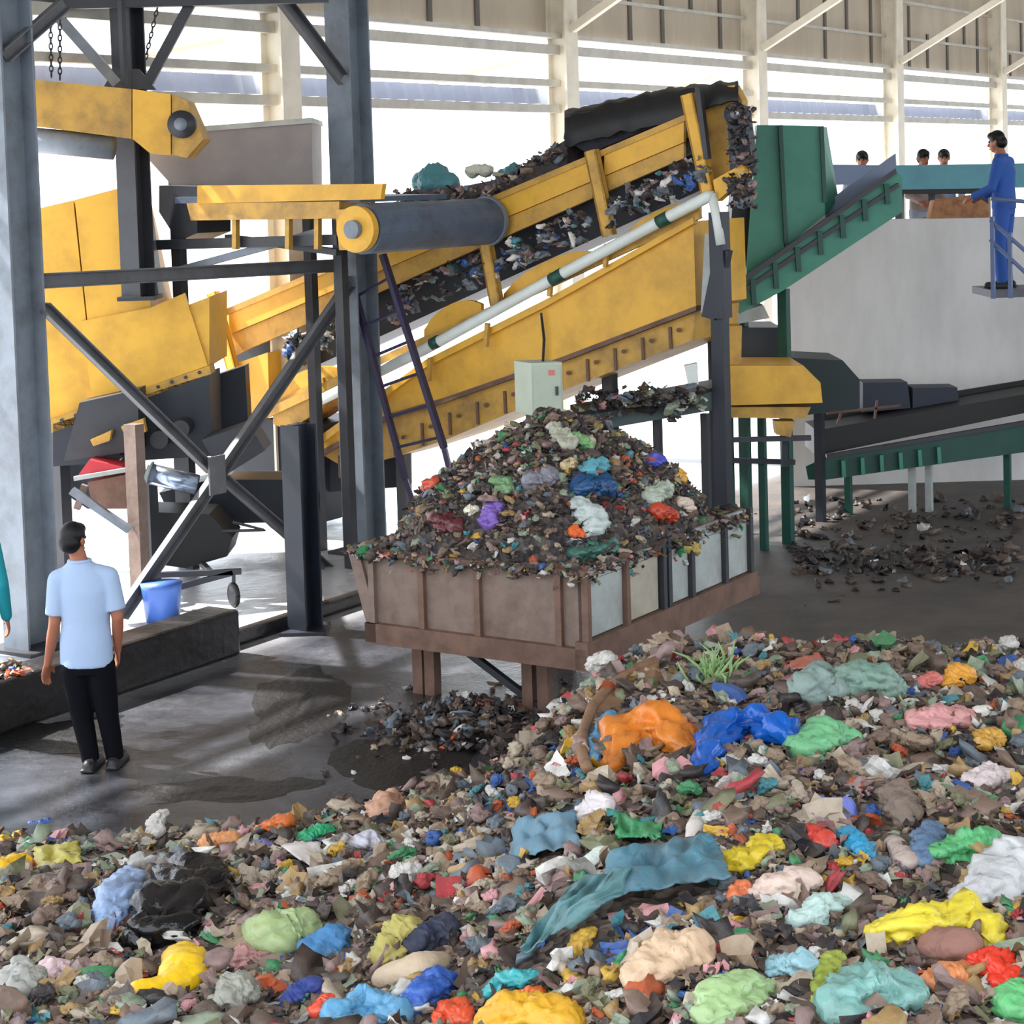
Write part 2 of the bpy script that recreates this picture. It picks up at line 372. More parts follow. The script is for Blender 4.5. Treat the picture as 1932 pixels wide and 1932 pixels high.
# lower box and bolted flange
mpoly([(600, 835), (720, 742), (804, 685), (1027, 573), (1308, 417), (1313, 578), (1064, 673), (836, 752), (730, 783), (602, 852)], -.02, 1.1).build('trough', YEL, ic)
mpoly([(600, 825), (804, 678), (1027, 566), (1308, 410), (1308, 422), (1027, 580), (804, 692), (604, 838)], .05, .1).build('trough_lip', YEL, ic)
mpoly([(608, 858), (730, 788), (836, 757), (1064, 678), (1312, 584), (1306, 642), (1064, 736), (840, 830), (749, 860), (655, 885)], -.1, .95).build('bolted_flange', YELD, ic)
mpoly([(602, 852), (730, 782), (836, 751), (1064, 672), (1313, 577), (1313, 586), (1064, 681), (836, 760), (730, 791), (604, 861)], .0, .15).build('seam_strip', RUST, ic)
for i in range(13):
    x = 640+i*52; y = line(x, (608, 858), (1312, 584))+14
    MB().bar(MP(x, y, -.09), MP(x+2, y+42, -.09), .022, .03).build('flange_rib', RUST, ic)
    MB().tube([MP(x+16, y+6, -.05), MP(x+16, y+6, -.1)], .022, 8).build('bolt', RUST, ic)
for x in (740, 850, 925, 1030, 1150): pass
for p in ((812, 705), (920, 640), (1040, 545), (1145, 490)):
    MB().bar(MP(p[0], p[1]-30, .1), MP(p[0]-3, p[1]+14, .1), .05, .04).build('pipe_bracket', YELD, ic)
MB().tube([MP(1021, 590, .03), MP(1026, 640, .04), MP(1024, 690, .03)], .012, 8).build('drain_hose', BLACK, ic)
# white pipe
pp = MB(); pp.tube([MP(600, 757, .17), MP(800, 660, .17), MP(1050, 522, .17), MP(1250, 415, .17), MP(1338, 370, .17), MP(1345, 372, .17)], .058, 14)
pipe = pp.build('pipe', WHITEP, ic, smooth=True); pipe['label'] = 'white pipe'
MB().tube([MP(1343, 366, .17), MP(1352, 410, .17), MP(1360, 462, .17)], .045, 12).build('down_pipe', WHITEP, ic, smooth=True)
for p, q in (((1040, 529), (1062, 516)), ((1242, 420), (1262, 409)), ((815, 650), (828, 643))):
    MB().tube([MP(*p, .17), MP(*q, .17)], .066, 14).build('pipe_collar', DGREEN, ic, smooth=True)
mpoly([(728, 470), (740, 385), (780, 358), (870, 352), (930, 340), (990, 312), (1070, 262), (1070, 320), (925, 390)], -.15, .85).build('belt_load', mat('brown_waste', (92, 84, 86), .7, dirt=(50, 46, 52), damt=.8, dscale=9, bump=.8, bscale=30), ic)
# head end
mpoly([(1318, 175), (1385, 160), (1400, 190), (1395, 345), (1345, 378), (1330, 300)], -.1, .12).build('head_box', YELD, ic)
for p in ([(1330, 180), (1384, 162), (1386, 182), (1334, 200)], [(1333, 205), (1362, 195), (1364, 215), (1336, 228)], [(1336, 232), (1368, 218), (1370, 240), (1340, 258)], [(1342, 275), (1372, 262), (1385, 320), (1350, 335)]):
    mpoly(p, -.12, .1).build('head_plate', YEL, ic)
MB().tube([MP(1388, 215, .1), MP(1388, 215, -.05)], .11, 20).build('head_drum', NAVY, ic, smooth=True)
MB().tube([MP(1388, 215, .14), MP(1388, 215, .09)], .05, 16).build('drum_hub', STEEL, ic, smooth=True)
mpoly([(1372, 215), (1405, 200), (1418, 300), (1400, 370), (1378, 345)], .08, .12).build('discharge_curtain', NAVY, ic)
mpoly([(1345, 340), (1400, 310), (1410, 330), (1352, 380)], .15, .12).build('head_arm', YEL, ic)
for (x0, y0, x1, y1, w) in ((1356, 400, 1362, 600, .16), (1340, 600, 1366, 470, .10)):
    MB().bar(MP(x0, y0, .1), MP(x1, y1, .1), w, .14).build('support_post', NAVY, ic)
gp = MP(1358, 600, .05); MB().bar(gp, vz(gp, 0), .13, .13).build('support_leg', NAVY, ic)
gp = MP(1345, 430, -1.0); MB().bar(gp, vz(gp, 0), .12, .12).build('support_leg', NAVY, ic)
MB().prism([MP(1330, 440, .08), MP(1346, 440, .08), MP(1342, 590, .08), MP(1322, 590, .08)], U*.3).build('end_plate', PALE, ic)
for px in (760, 1150):
    gp = MP(px, line(px, (749, 850), (1306, 640)), -.5); MB().bar(gp, vz(gp, 0), .12, .12).build('support_leg', DSTEEL, ic)
gp = MP(570, 800, .0); MB().bar(vz(gp, gp.z), vz(gp, 0), .26, .2).build('support_leg', NAVY, ic)
# dark drive box under the lower end
mpoly([(432, 850), (500, 790), (612, 800), (612, 985), (540, 985), (420, 920)], -.1, .8).build('drive_housing', NAVY, ic)
MB().bar(MP(600, 690, .08), MP(604, 1010, .08), .04, .04).build('support_rod', STEEL, ic)
# black cover sheet over the top
mb = MB(); vs = []; fs = []; nx = 40; ny = 8
for j in range(ny+1):
    for i in range(nx+1):
        t = i/nx; x = 1065+(1392-1065)*t; edge = min(top(min(x, 1290)), top(x))
        y = (222-58*math.sin(t*1.45)) + 10*noise.noise(Vector((t*14, j*.7, 3))) + (6 if j in (0, ny) else 0)
        yb = y if j else max(y+20, min(edge-2, y+48))
        p = MP(x, yb, .05-1.25*j/ny); p.z += .05*math.sin(math.pi*j/ny); vs.append(p)
for j in range(ny):
    for i in range(nx): a = j*(nx+1)+i; fs.append((a, a+1, a+nx+2, a+nx+1))
mb.add(vs, fs); o = mb.build('cover_sheet', BLACK, ic, smooth=True); md = o.modifiers.new('s', 'SOLIDIFY'); md.thickness = .02
mpoly([(1063, 262), (1070, 215), (1110, 210), (1290, 172), (1310, 172), (1298, 212), (1110, 290)], -.1, .9).build('belt_load', mat('dark_waste', (44, 42, 56), .7, dirt=(20, 18, 22), damt=.8, dscale=9, bump=.8, bscale=30), ic)

# left housing of the machine
HD = 18.95
lh = thing('feed_housing', W(220, 800, HD), 'tall yellow sheet-steel feed housing behind the left column of the frame', 'machine housing')
def dpoly(pts, D, th): return MB().prism([W(x, y, D) for x, y in pts], (0, th, 0))
dpoly([(60, 396), (138, 378), (180, 770), (70, 800)], HD, 1.2).build('side_panel', YEL, lh)
dpoly([(141, 377), (236, 352), (262, 470), (290, 600), (395, 560), (395, 692), (182, 768)], HD, 1.2).build('side_panel', YEL, lh)
dpoly([(152, 606), (285, 580), (348, 553), (392, 690), (176, 765)], HD-.03, .06).build('skirt_plate', YEL, lh)
dpoly([(70, 800), (395, 690), (398, 706), (72, 826)], HD-.05, .3).build('bottom_flange', YELD, lh)
dpoly([(236, 300), (262, 300), (300, 560), (280, 560), (240, 360)], HD, .3).build('edge_channel', STEEL, lh)
for i in range(12):
    c = W(90+i*26, 802-i*9.0, HD-.065); MB().tube([c, c+Vector((0, .03, 0))], .018, 8).build('bolt', DSTEEL, lh)
for px in (110, 340):
    gp = W(px, 800 if px < 200 else 720, HD+.5); MB().bar(gp, vz(gp, 0), .14, .14).build('support_leg', DSTEEL, lh)
# raised chute
UD = 17.95
uc = thing('raised_chute', W(220, 270, UD), 'yellow raised chute with a round dark bearing on its right end', 'machine chute')
dpoly([(40, 148), (248, 168), (248, 262), (40, 235)], UD, .5).build('chute_panel', YELD, uc)
dpoly([(250, 168), (322, 178), (322, 292), (284, 290), (250, 262)], UD-.02, .5).build('chute_panel', YEL, uc)
dpoly([(324, 178), (352, 190), (384, 262), (352, 298), (324, 292)], UD, .45).build('end_plate', YELD, uc)
c = W(345, 235, UD); MB().tube([c+Vector((0, -.1, 0)), c+Vector((0, .05, 0))], .13, 20).build('bearing', DSTEEL, uc, smooth=True)
MB().tube([c+Vector((0, -.14, 0)), c+Vector((0, -.09, 0))], .06, 16).build('bearing_hub', STEEL, uc, smooth=True)
MB().tube([W(40, 262, UD+.25), W(215, 278, UD+.25)], .12, 18).build('screw_tube', STEEL, uc, smooth=True)
for x in (60, 235): gp = W(x, 160, UD+.25); MB().bar(gp, vz(gp, 8.4), .05, .05).build('hanger', DSTEEL, uc)
gb = thing('hopper_bin', W(430, 350, 19.6), 'grey-brown sheet metal hopper bin standing behind the raised flat conveyor', 'hopper')
dpoly([(272, 292), (385, 240), (470, 232), (588, 226), (590, 352), (330, 356)], 19.6, 1.0).build('bin_body', GREYBIN, gb)
dpoly([(380, 238), (588, 222), (590, 232), (382, 248)], 19.55, 1.1).build('rim', GREYC, gb)
for px in (330, 580): gp = W(px, 340, 20.0); MB().bar(gp, vz(gp, 0), .1, .1).build('support_leg', DSTEEL, gb)

# raised flat conveyor with pulley
K0 = W(682, 432, 17.6)
fc = thing('flat_conveyor', vz(K0, 0)-N*1.4, 'short raised level conveyor with a wide blue-grey pulley end', 'conveyor')
def fcp(px, py, off=0.0): return PLN(px, py, K0-U*off, U)
MB().prism([fcp(372, 350), fcp(722, 347), fcp(718, 376), fcp(372, 384)], U*.06).build('side_beam', YEL, fc)
MB().prism([fcp(352, 384, -.02), fcp(640, 380, -.02), fcp(640, 412, -.02), fcp(360, 416, -.02)], U*.06).build('side_beam', YELD, fc)
MB().prism([fcp(372, 352, -1.45), fcp(700, 350, -1.45), fcp(700, 412, -1.45), fcp(360, 416, -1.45)], U*.06).build('side_beam', YELD, fc)
MB().prism([fcp(330, 372, -.08), fcp(680, 372, -.08), fcp(680, 382, -.08), fcp(330, 384, -.08)], U*1.4).build('belt', BELT, fc)
MB().prism([fcp(632, 396, .03), fcp(690, 392, .03), fcp(690, 472, .03), fcp(640, 472, .03)], U*.1).build('bearing_plate', YELD, fc)
MB().tube([K0-U*.10, K0-U*.02], .215, 28).build('bearing_flange', YEL, fc, smooth=False)
MB().tube([K0-U*.16, K0-U*.09], .085, 20).build('shaft_end', STEEL, fc)
MB().tube([K0+U*.0, K0+U*2.05], .235, 36).build('pulley', BELT, fc, smooth=False)
MB().tube([K0+U*2.05, K0+U*2.1], .255, 32).build('pulley_rim', STEEL, fc)
for x in (445, 545, 600):
    MB().bar(fcp(x, 412, -.1), fcp(x, 470, -.1), .06, .05).build('bracket', YELD, fc)
MB().bar(fcp(300, 462, -.2), fcp(640, 452, -.2), .08, .10).build('under_beam', DSTEEL, fc)
MB().bar(fcp(330, 512, -.25), fcp(600, 438, -.25), .06, .07).build('diagonal_tie', STEEL, fc)
MB().bar(fcp(430, 448, -.3), fcp(640, 476, -.3), .10, .06).build('under_beam', DSTEEL, fc)
for q in (fcp(335, 380, -.3), fcp(640, 415, -1.0)): MB().bar(q, vz(q, 0), .1, .1).build('support_leg', DSTEEL, fc)
MB().prism([fcp(300, 350, -.2), fcp(372, 352, -.2), fcp(372, 440, -.2), fcp(335, 455, -.2), fcp(300, 400, -.2)], U*.5).build('drive_motor', DSTEEL, fc)

# ladder
ld = thing('ladder', vz(MP(800, 860, .5), 0), 'narrow dark purple ladder leaning on the yellow inclined conveyor', 'ladder')
LP = mat('dark_purple_paint', (52, 46, 78), .5, dirt=(40, 36, 48), damt=.5)
la, lb, lc, le = MP(722, 480, .5), MP(838, 845, .5), MP(672, 560, .5), MP(765, 905, .5)
MB().bar(la, lb, .075, .05).build('stile', LP, ld); MB().bar(lc, le, .06, .05).build('stile', LP, ld)
for i in range(6):
    t = .12+.165*i; MB().tube([la.lerp(lb, t), lc.lerp(le, max(0, t-.12))], .016, 8).build('rung', LP, ld)
gp = lb.copy(); MB().bar(gp, vz(gp, 0)+Vector((.25, -.05, 0)), .07, .05).build('foot', LP, ld); MB().bar(le, vz(le, 0)+Vector((.25, 0, 0)), .06, .05).build('foot', LP, ld)

# dark machinery low on the left
mc = thing('drive_unit', W(250, 1000, 18.2), 'dark greasy drive unit with a shiny motor below the yellow housing', 'machine')
dpoly([(100, 800), (395, 706), (400, 860), (100, 880)], 18.9, .7).build('gear_case', NAVY, mc)
dpoly([(150, 760), (260, 735), (262, 850), (120, 870)], 18.4, .4).build('side_plate', DSTEEL, mc)
dpoly([(228, 805), (270, 790), (275, 815), (236, 822)], 18.3, .1).build('worn_plate', YELD, mc)
dpoly([(170, 830), (210, 812), (206, 832), (176, 842)], 18.3, .1).build('worn_plate', YELD, mc)
dpoly([(145, 900), (168, 868), (230, 880), (240, 890)], 18.2, .3).build('red_cover', REDP, mc)['label'] = 'red cover'
MB().bar(W(140, 903, 18.15), W(240, 886, 18.15), .05, .04).build('pale_rail', PALE, mc)
dpoly([(165, 910), (240, 895), (240, 960), (175, 960)], 18.3, .4).build('tray', RUST, mc)
MB().tube([W(280, 893, 18.0), W(372, 915, 18.0)], .1, 20).build('motor', CHROME, mc, smooth=True)['label'] = 'shiny steel motor'
MB().tube([W(277, 892, 18.0), W(284, 894, 18.0)], .12, 20).build('motor_cap', PALE, mc, smooth=True)
MB().bar(W(135, 925, 17.8), W(245, 1000, 17.8), .11, .06).build('sloping_beam', STEEL, mc)
MB().bar(W(145, 960, 17.9), W(160, 915, 17.9), .07, .06).build('sloping_beam', RUST2, mc)
gp = W(252, 800, 17.9); MB().bar(gp, vz(gp, 0), .15, .12).build('support_leg', RUST2, mc)
gp = W(280, 900, 18.3); MB().bar(gp, vz(gp, 0), .12, .12).build('support_leg', DSTEEL, mc)
dpoly([(300, 930), (395, 905), (560, 905), (560, 985), (330, 990)], 19.5, .6).build('belt_frame', NAVY, mc)
dpoly([(380, 830), (470, 800), (500, 850), (420, 900)], 18.5, .5).build('gear_case', DSTEEL, mc)

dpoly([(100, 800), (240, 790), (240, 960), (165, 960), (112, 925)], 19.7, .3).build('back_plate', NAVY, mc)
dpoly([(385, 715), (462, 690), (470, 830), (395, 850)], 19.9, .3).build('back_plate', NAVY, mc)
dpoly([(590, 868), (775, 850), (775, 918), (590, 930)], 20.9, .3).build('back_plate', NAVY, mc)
for q in ((300, 830), (340, 810), (210, 860)):
    c = W(q[0], q[1], 18.6); MB().tube([c, c+Vector((0, .35, 0))], .09, 16).build('pulley', DSTEEL, mc)
ps = thing('support_post', G(577, 1190), 'dark blue-black steel post standing at the end of the wet kerb', 'post')
MB().ibeam(G(577, 1190), vz(G(577, 1190), W(577, 800, G(577, 1190).y).z), .2, .24, U).build('post', NAVY, ps); g0 = G(577, 1190)
MB().obox(g0-Vector((.2, .2, 0)), Vector((.4, 0, 0)), Vector((0, .4, 0)), Vector((0, 0, .03))).build('base_plate', NAVY, ps)
# handcart standing behind the kerb
hc = thing('handcart', G(370, 1165), 'black handcart with two wheels on the bright ground behind the kerb', 'handcart')
HCD = 17.35
dpoly([(250, 965), (395, 970), (438, 1015), (428, 1050), (350, 1072), (262, 1060)], 18.5, .6).build('tub', BLACK, hc)
MB().bar(W(290, 1085, HCD), W(455, 1078, HCD), .05, .05).build('frame_bar', DSTEEL, hc)
MB().bar(W(330, 1110, HCD), W(440, 1080, HCD), .05, .05).build('frame_bar', DSTEEL, hc)
MB().bar(W(380, 1062, 18.7), W(400, 1083, HCD), .05, .05).build('frame_bar', DSTEEL, hc)
MB().tube([W(440, 985, 18.5), W(500, 1000, 18.4), W(420, 1002, 18.5)], .018, 8).build('handle', DSTEEL, hc)
def wheel(px, py, r, label=None, yaw=.9, m=BLACK):
    c = W(px, py, HCD); ax = Vector((math.cos(yaw), math.sin(yaw), 0)); e = ax.cross(Vector((0, 0, 1)))
    ring = [c+(e*math.cos(t)+Vector((0, 0, 1))*math.sin(t))*r*.82 for t in [2*math.pi*k/24 for k in range(25)]]
    o = MB().tube(ring, r*.18, 10).build('wheel', m, hc, smooth=True)
    MB().tube([c-ax*.02, c+ax*.02], r*.72, 20).build('wheel_disc', DSTEEL, o)
wheel(441, 1122, .12, yaw=.55); wheel(315, 1150, .18, yaw=.5)
MB().bar(W(441, 1078, HCD), W(441, 1122, HCD), .03, .03).build('fork', DSTEEL, hc)
bt = MB(); c = W(306, 1140, 16.9); bt.tube([vz(c, 0), vz(c, .3), vz(c, .34)], [.15, .18, .19], 24)
tag(bt.build('tub', mat('blue_plastic', (70, 110, 190), .4), smooth=True), 'small pale blue plastic tub standing by the handcart wheel', 'tub')

# kerb of wet concrete
KA = Vector((-3.0, 14.5, 0)); a = KA-U*3.1; b = KA+U*1.25
struct(MB().obox(a, b-a, -N*.35, Vector((0, 0, .38))), 'trim_11', KERBM, bevel=.03)
struct(MB().obox(KA+U*1.25-N*.2, U*4.2, -N*.12, Vector((0, 0, .13))), 'trim_12', KERBM, bevel=.03)
# control cabinet
cb = thing('control_cabinet', vz(W(1015, 785, 17.3), 0), 'pale grey-green electrical cabinet standing behind the heap in the bin', 'cabinet')
q = W(1004, 785, 17.0); zt = W(1004, 685, 17.0).z; e1 = N*.35+U*.0; e1 = Vector((.285, .03, 0)); e2 = Vector((-.15, .3, 0))
MB().obox(q, e1, e2, Vector((0, 0, zt-q.z))).build('body', CAB, cb, bevel=.008)
MB().obox(q+e1*.06+Vector((0, -.012, .03)), e1*.88, Vector((0, .012, 0)), Vector((0, 0, zt-q.z-.06))).build('door', CAB, cb)
MB().obox(q+e1*.55+Vector((0, -.016, .36)), e1*.2, Vector((0, .01, 0)), Vector((0, 0, .05))).build('warning_sticker', mat('sticker_red', (206, 120, 110)), cb)
MB().bar(q+e1*.8+Vector((0, -.02, .18)), q+e1*.8+Vector((0, -.02, .26)), .02, .02).build('handle', DSTEEL, cb)
MB().bar(vz(q+e1/2+e2/2, 0), q+e1/2+e2/2, .2, .15).build('pedestal', DSTEEL, cb)
MB().tube([W(1024, 690, 17.1), W(1027, 640, 17.3), W(1022, 600, 17.5)], .012, 8).build('cable', BLACK, cb)

# ------------------------------------------------------------------ green conveyor and machines on the right
GD = 19.6
gh = thing('green_hopper', W(1490, 490, GD), 'tall green sheet-steel discharge hopper at the top of the yellow conveyor', 'hopper')
MB().prism([W(1428, 236, GD), W(1470, 236, GD), W(1480, 470, GD), W(1408, 520, GD)], (.05, .55, 0)).build('side_panel', GREEN, gh)
MB().prism([W(1473, 236, GD-.03), W(1548, 238, GD-.03), W(1557, 405, GD-.03), W(1482, 468, GD-.03)], (.05, .55, 0)).build('side_panel', GREEN, gh)
MB().prism([W(1548, 238, GD), W(1560, 240, GD+.4), W(1582, 375, GD+.4), W(1557, 405, GD)], (.0, .2, 0)).build('end_panel', GREEN, gh)
MB().bar(W(1472, 236, GD-.06), W(1483, 460, GD-.06), .05, .04).build('rib', DGREEN, gh)
MB().bar(W(1550, 238, GD-.06), W(1556, 382, GD-.06), .03, .04).build('rib', DGREEN, gh)
dpoly([(1385, 345), (1425, 360), (1415, 500), (1372, 520)], GD+.3, .4).build('dark_box', NAVY, gh)  # dark steel box left of the green panels
gc = thing('green_conveyor', W(1500, 560, GD), 'green inclined conveyor rising to the workers on the platform', 'conveyor')
dpoly([(1372, 548), (1690, 322), (1702, 335), (1702, 400), (1478, 548), (1396, 592)], GD-.2, .06).build('side_panel', GREEN, gc)
dpoly([(1372, 545), (1690, 318), (1692, 327), (1374, 556)], GD-.26, .06).build('top_rail', DSTEEL, gc)
dpoly([(1380, 560), (1695, 345), (1697, 352), (1384, 568)], GD-.26, .06).build('lower_rail', DSTEEL, gc)
dpoly([(1372, 552), (1690, 326), (1702, 335), (1702, 390), (1396, 590)], GD+.8, .06).build('far_side_panel', GREEN, gc)
dpoly([(1380, 552), (1695, 330), (1697, 338), (1384, 562)], GD-.1, .9).build('belt', BLACK, gc)
for i in range(7):
    x = 1420+i*42; y = line(x, (1372, 560), (1690, 334)); MB().bar(W(x, y, GD-.25), W(x+3, y+50-2*i, GD-.25), .05, .05).build('rib', DGREEN, gc)
dpoly([(1555, 385), (1690, 290), (1692, 330), (1560, 420)], GD+.3, .05).build('skirt_board', mat('grey_blue_board', (118, 128, 150), .6), gc)
gp = W(1478, 545, GD); MB().bar(gp, vz(gp, 0), .10, .10).build('support_leg', DGREEN, gc)
gp = W(1400, 590, GD+.6); MB().bar(gp, vz(gp, 0), .1, .10).build('support_leg', DGREEN, gc)
dpoly([(1372, 596), (1440, 575), (1452, 600), (1372, 615)], GD-.1, .7).build('catch_tray', PALE, gc)

yb = thing('yellow_housing', W(1460, 800, 18.6), 'small yellow chamfered machine housing to the right of the loaded bin', 'machine housing')
dpoly([(1372, 690), (1516, 690), (1548, 722), (1552, 760), (1372, 765)], 18.6, .9).build('hood', YEL, yb)
dpoly([(1372, 768), (1530, 768), (1520, 790), (1372, 788)], 18.7, .8).build('base', YELD, yb)
MB().bar(W(1480, 790, 19.0), W(1480, 880, 19.0), .06, .06).build('hanging_post', NAVY, yb); MB().bar(W(1372, 868, 19.2), W(1500, 872, 19.2), .05, .05).build('tie_bar', NAVY, yb)
dpoly([(1462, 795), (1500, 795), (1492, 825), (1465, 820)], 18.7, .2).build('motor', YELD, yb)
for x in (1375, 1437): gp = W(x, 788, 19.3); MB().bar(gp, vz(gp, 0), .07, .07).build('support_leg', DGREEN, yb)
dpoly([(1372, 615), (1400, 615), (1398, 700), (1372, 700)], 18.7, .3).build('duct', YELD, yb)
MB().bar(W(1372, 830, 18.8), W(1530, 826, 18.8), .05, .05).build('tie_bar', DSTEEL, yb)
db = thing('dark_hopper', W(1500, 760, 20.0), 'dark green-black steel hopper behind the small yellow housing', 'hopper')
dpoly([(1398, 618), (1476, 618), (1476, 690), (1398, 690)], 20.0, .9).build('upper_box', NAVY, db)
dpoly([(1470, 674), (1590, 680), (1622, 716), (1622, 770), (1470, 790)], 20.0, .9).build('hood', mat('blackish_green', (24, 40, 42), .6), db)
gp = W(1545, 770, 20.8); MB().bar(gp, vz(gp, 0), .09, .09).build('support_leg', NAVY, db)
# dark conveyor at far right
RD = 21.0
rc = thing('dark_conveyor', W(1740, 920, RD), 'low dark green conveyor with a black belt in front of the concrete wall', 'conveyor')
dpoly([(1540, 812), (2100, 715), (2100, 745), (1540, 860)], RD+.2, .8).build('belt', BLACK, rc)
dpoly([(1520, 880), (1560, 862), (2100, 770), (2100, 830), (1560, 905), (1525, 905)], RD, .06).build('side_panel', DGREEN, rc)
dpoly([(1560, 858), (2100, 766), (2100, 774), (1560, 866)], RD-.05, .06).build('top_rail', DSTEEL, rc)
dpoly([(1550, 780), (2100, 690), (2100, 735), (1550, 830)], RD+.9, .05).build('far_skirt', BLACK, rc)
for i in range(6):
    x = 1590+i*36; MB().bar(W(x, 868-5*i, RD-.05), W(x+2, 900-5*i, RD-.05), .07, .04).build('rib', GREEN, rc)
for x0, x1, y0 in ((1628, 1718, 722), (1722, 1812, 732)):
    dpoly([(x0, y0), (x1-6, y0-1), (x1, y0+48), (x0, y0+56)], RD+.6, .4).build('cover_box', mat('slate_blue', (40, 46, 62), .6), rc)
for x in (1600, 1720, 1752, 1900):
    gp = W(x, 890-.16*(x-1560), RD+.2); MB().bar(gp, vz(gp, 0), .07, .07).build('support_leg', PALE if x in (1720, 1752) else DGREEN, rc)
for (x0, y0, x1, y1) in ((1560, 780, 1700, 765), (1580, 800, 1590, 770), (1650, 790, 1655, 755)):
    MB().bar(W(x0, y0, RD-.02), W(x1, y1, RD-.02), .025, .025).build('guard_rail', RUST, rc)
# flat dark conveyor behind the bin
lc_ = thing('return_conveyor', W(1270, 800, 18.4), 'low dark conveyor running behind the heap in the bin', 'conveyor')
dpoly([(1080, 790), (1368, 735), (1368, 770), (1080, 820)], 18.0, .05).build('side_panel', mat('grey_green_steel', (70, 84, 84), .6), lc_)
dpoly([(1080, 780), (1368, 728), (1368, 742), (1080, 795)], 18.05, .7).build('belt', BLACK, lc_)
for x in (1120, 1240, 1330): gp = W(x, 780, 18.2); MB().bar(gp, vz(gp, 0), .07, .07).build('support_leg', DSTEEL, lc_)
dpoly([(1292, 690), (1316, 685), (1318, 725), (1300, 728)], 17.9, .1).build('lamp_cover', WHITEP, lc_)

# platform with teal sorting line
pf = thing('sorting_line', W(1780, 360, 24.3), 'teal sorting line on the raised platform in front of the workers', 'conveyor')
dpoly([(1690, 312), (2050, 306), (2050, 352), (1690, 358)], 24.3, .06).build('side_panel', TEALC, pf)
dpoly([(1690, 352), (1870, 350), (1870, 366), (1690, 366)], 24.35, .8).build('belt', BLACK, pf)
for x in (1697, 1760, 1860, 1990): gp = W(x, 360, 24.5); MB().bar(gp, vz(gp, 2.4), .09, .09).build('leg', DSTEEL, pf)
dpoly([(1550, 310), (1690, 312), (1690, 345), (1550, 350)], 24.5, .06).build('side_panel', mat('dull_blue', (110, 124, 152), .6), pf)
struct(MB().box((W(1480, 500, 24).x, CW+.35, 2.28), (11, 28, 2.40)), 'floor_platform', CONC)
struct(MB().box((9.5, CW+.5, 0), (11, 28, 2.28)), 'wall_platform', CONC)
cd = MB()
dpoly_c = [(1762, 378), (1838, 368), (1866, 385), (1868, 414), (1755, 416)]
cd.prism([W(x, y, 23.3) for x, y in dpoly_c], (0, .25, 0))
tag(cd.build('cardboard_bundle', mat('cardboard', (168, 122, 84), .85, dirt=(120, 70, 60), damt=.8, dscale=9), bevel=.02), 'brown cardboard bundle lying on top of the concrete wall', 'cardboard')
# railing beside the near worker
rl = thing('stair_railing', W(1930, 520, 20.2), 'blue-grey stair railing in front of the worker in blue', 'railing')
for (p, q) in (((1868, 415), (2010, 540)), ((1868, 452), (2010, 585)), ((1870, 375), (1990, 385))):
    MB().tube([W(*p, 20.2), W(*q, 20.2)], .022, 10).build('rail', mat('blue_grey_paint', (96, 112, 150), .5), rl, smooth=True)
for x in (1872, 1905, 1938, 1975): gp = W(x, line(x, (1868, 405), (2010, 535)), 20.2); MB().bar(gp, vz(gp, 2.44), .04, .04).build('post', mat('blue_grey_paint', (96, 112, 150)), rl)
struct(MB().box((W(1872, 500, 20.3).x, 20.3, 2.44), (9, 21.2, 2.52)), 'floor_landing', mat('landing_steel', (110, 110, 120), .6))
for x, y in ((5.9, 20.4), (5.9, 21.0)): struct(MB().box((x, y, 0), (x+.12, y+.12, 2.44)), 'landing_post', GREYC)

# ------------------------------------------------------------------ loaded bin
BC = Vector((.43, 13.0, 0)); BZ0, BZ1 = .56, 1.13; BL, BW = 2.02, 2.58
bn = thing('rubbish_bin', BC-N*BL/2+U*BW/2, 'long open-topped brown metal bin on legs heaped high with rubbish', 'bin')
def BP(s, t, z): return BC - N*s + U*t + Vector((0, 0, z))     # s to the left, t to the back
tk = .04; FL = .16
MB().prism([BP(0, 0, BZ0), BP(0, 0, BZ1), BP(BL, 0, BZ1), BP(BL-FL, 0, BZ0)], U*tk).build('front_panel', RUST2, bn)
MB().prism([BP(0, BW, BZ0), BP(0, BW, BZ1), BP(BL, BW, BZ1), BP(BL-FL, BW, BZ0)], -U*tk).build('back_panel', RUST2, bn)
MB().prism([BP(BL, 0, BZ1), BP(BL, BW, BZ1), BP(BL-FL, BW, BZ0), BP(BL-FL, 0, BZ0)], N*tk).build('end_panel', RUST2, bn)
MB().obox(BP(0, 0, BZ0), U*BW, -N*tk, Vector((0, 0, BZ1-BZ0-.03))).build('side_wall', DSTEEL, bn)
MB().obox(BP(BL-FL, 0, BZ0), N*(BL-FL), U*BW, Vector((0, 0, .04))).build('bin_floor', DSTEEL, bn)
for t0, t1, m, dz in ((.03, .52, PALE, 0), (.58, 1.05, mat('beige_grey_plate', (176, 168, 152), .65, dirt=(120, 104, 90), damt=.5), 0), (1.22, 1.52, PALE, .0), (1.58, 2.08, PALE, .02), (2.14, 2.56, PALE, .03)):
    o = MB().obox(BP(-.012, t0, BZ0+.1), U*(t1-t0), -N*.03, Vector((0, 0, BZ1-BZ0-.1+dz))).build('pale_panel', m, bn)
for t in (0.0, .55, 1.10, 1.18, 1.55, 2.11, 2.56):
    MB().obox(BP(-.05, t-.025, BZ0-.02), U*.05, -N*.05, Vector((0, 0, BZ1-BZ0+.06 if t else BZ1-BZ0+.02))).build('rib', RUST if t < 1.1 else DSTEEL, bn)
for s in (.16, .84, 1.33, 1.78):
    MB().obox(BP(s, -.04, BZ0), -N*.05, U*.04, Vector((0, 0, BZ1-BZ0))).build('rib', RUST2 if s > 1.7 else RUST, bn)
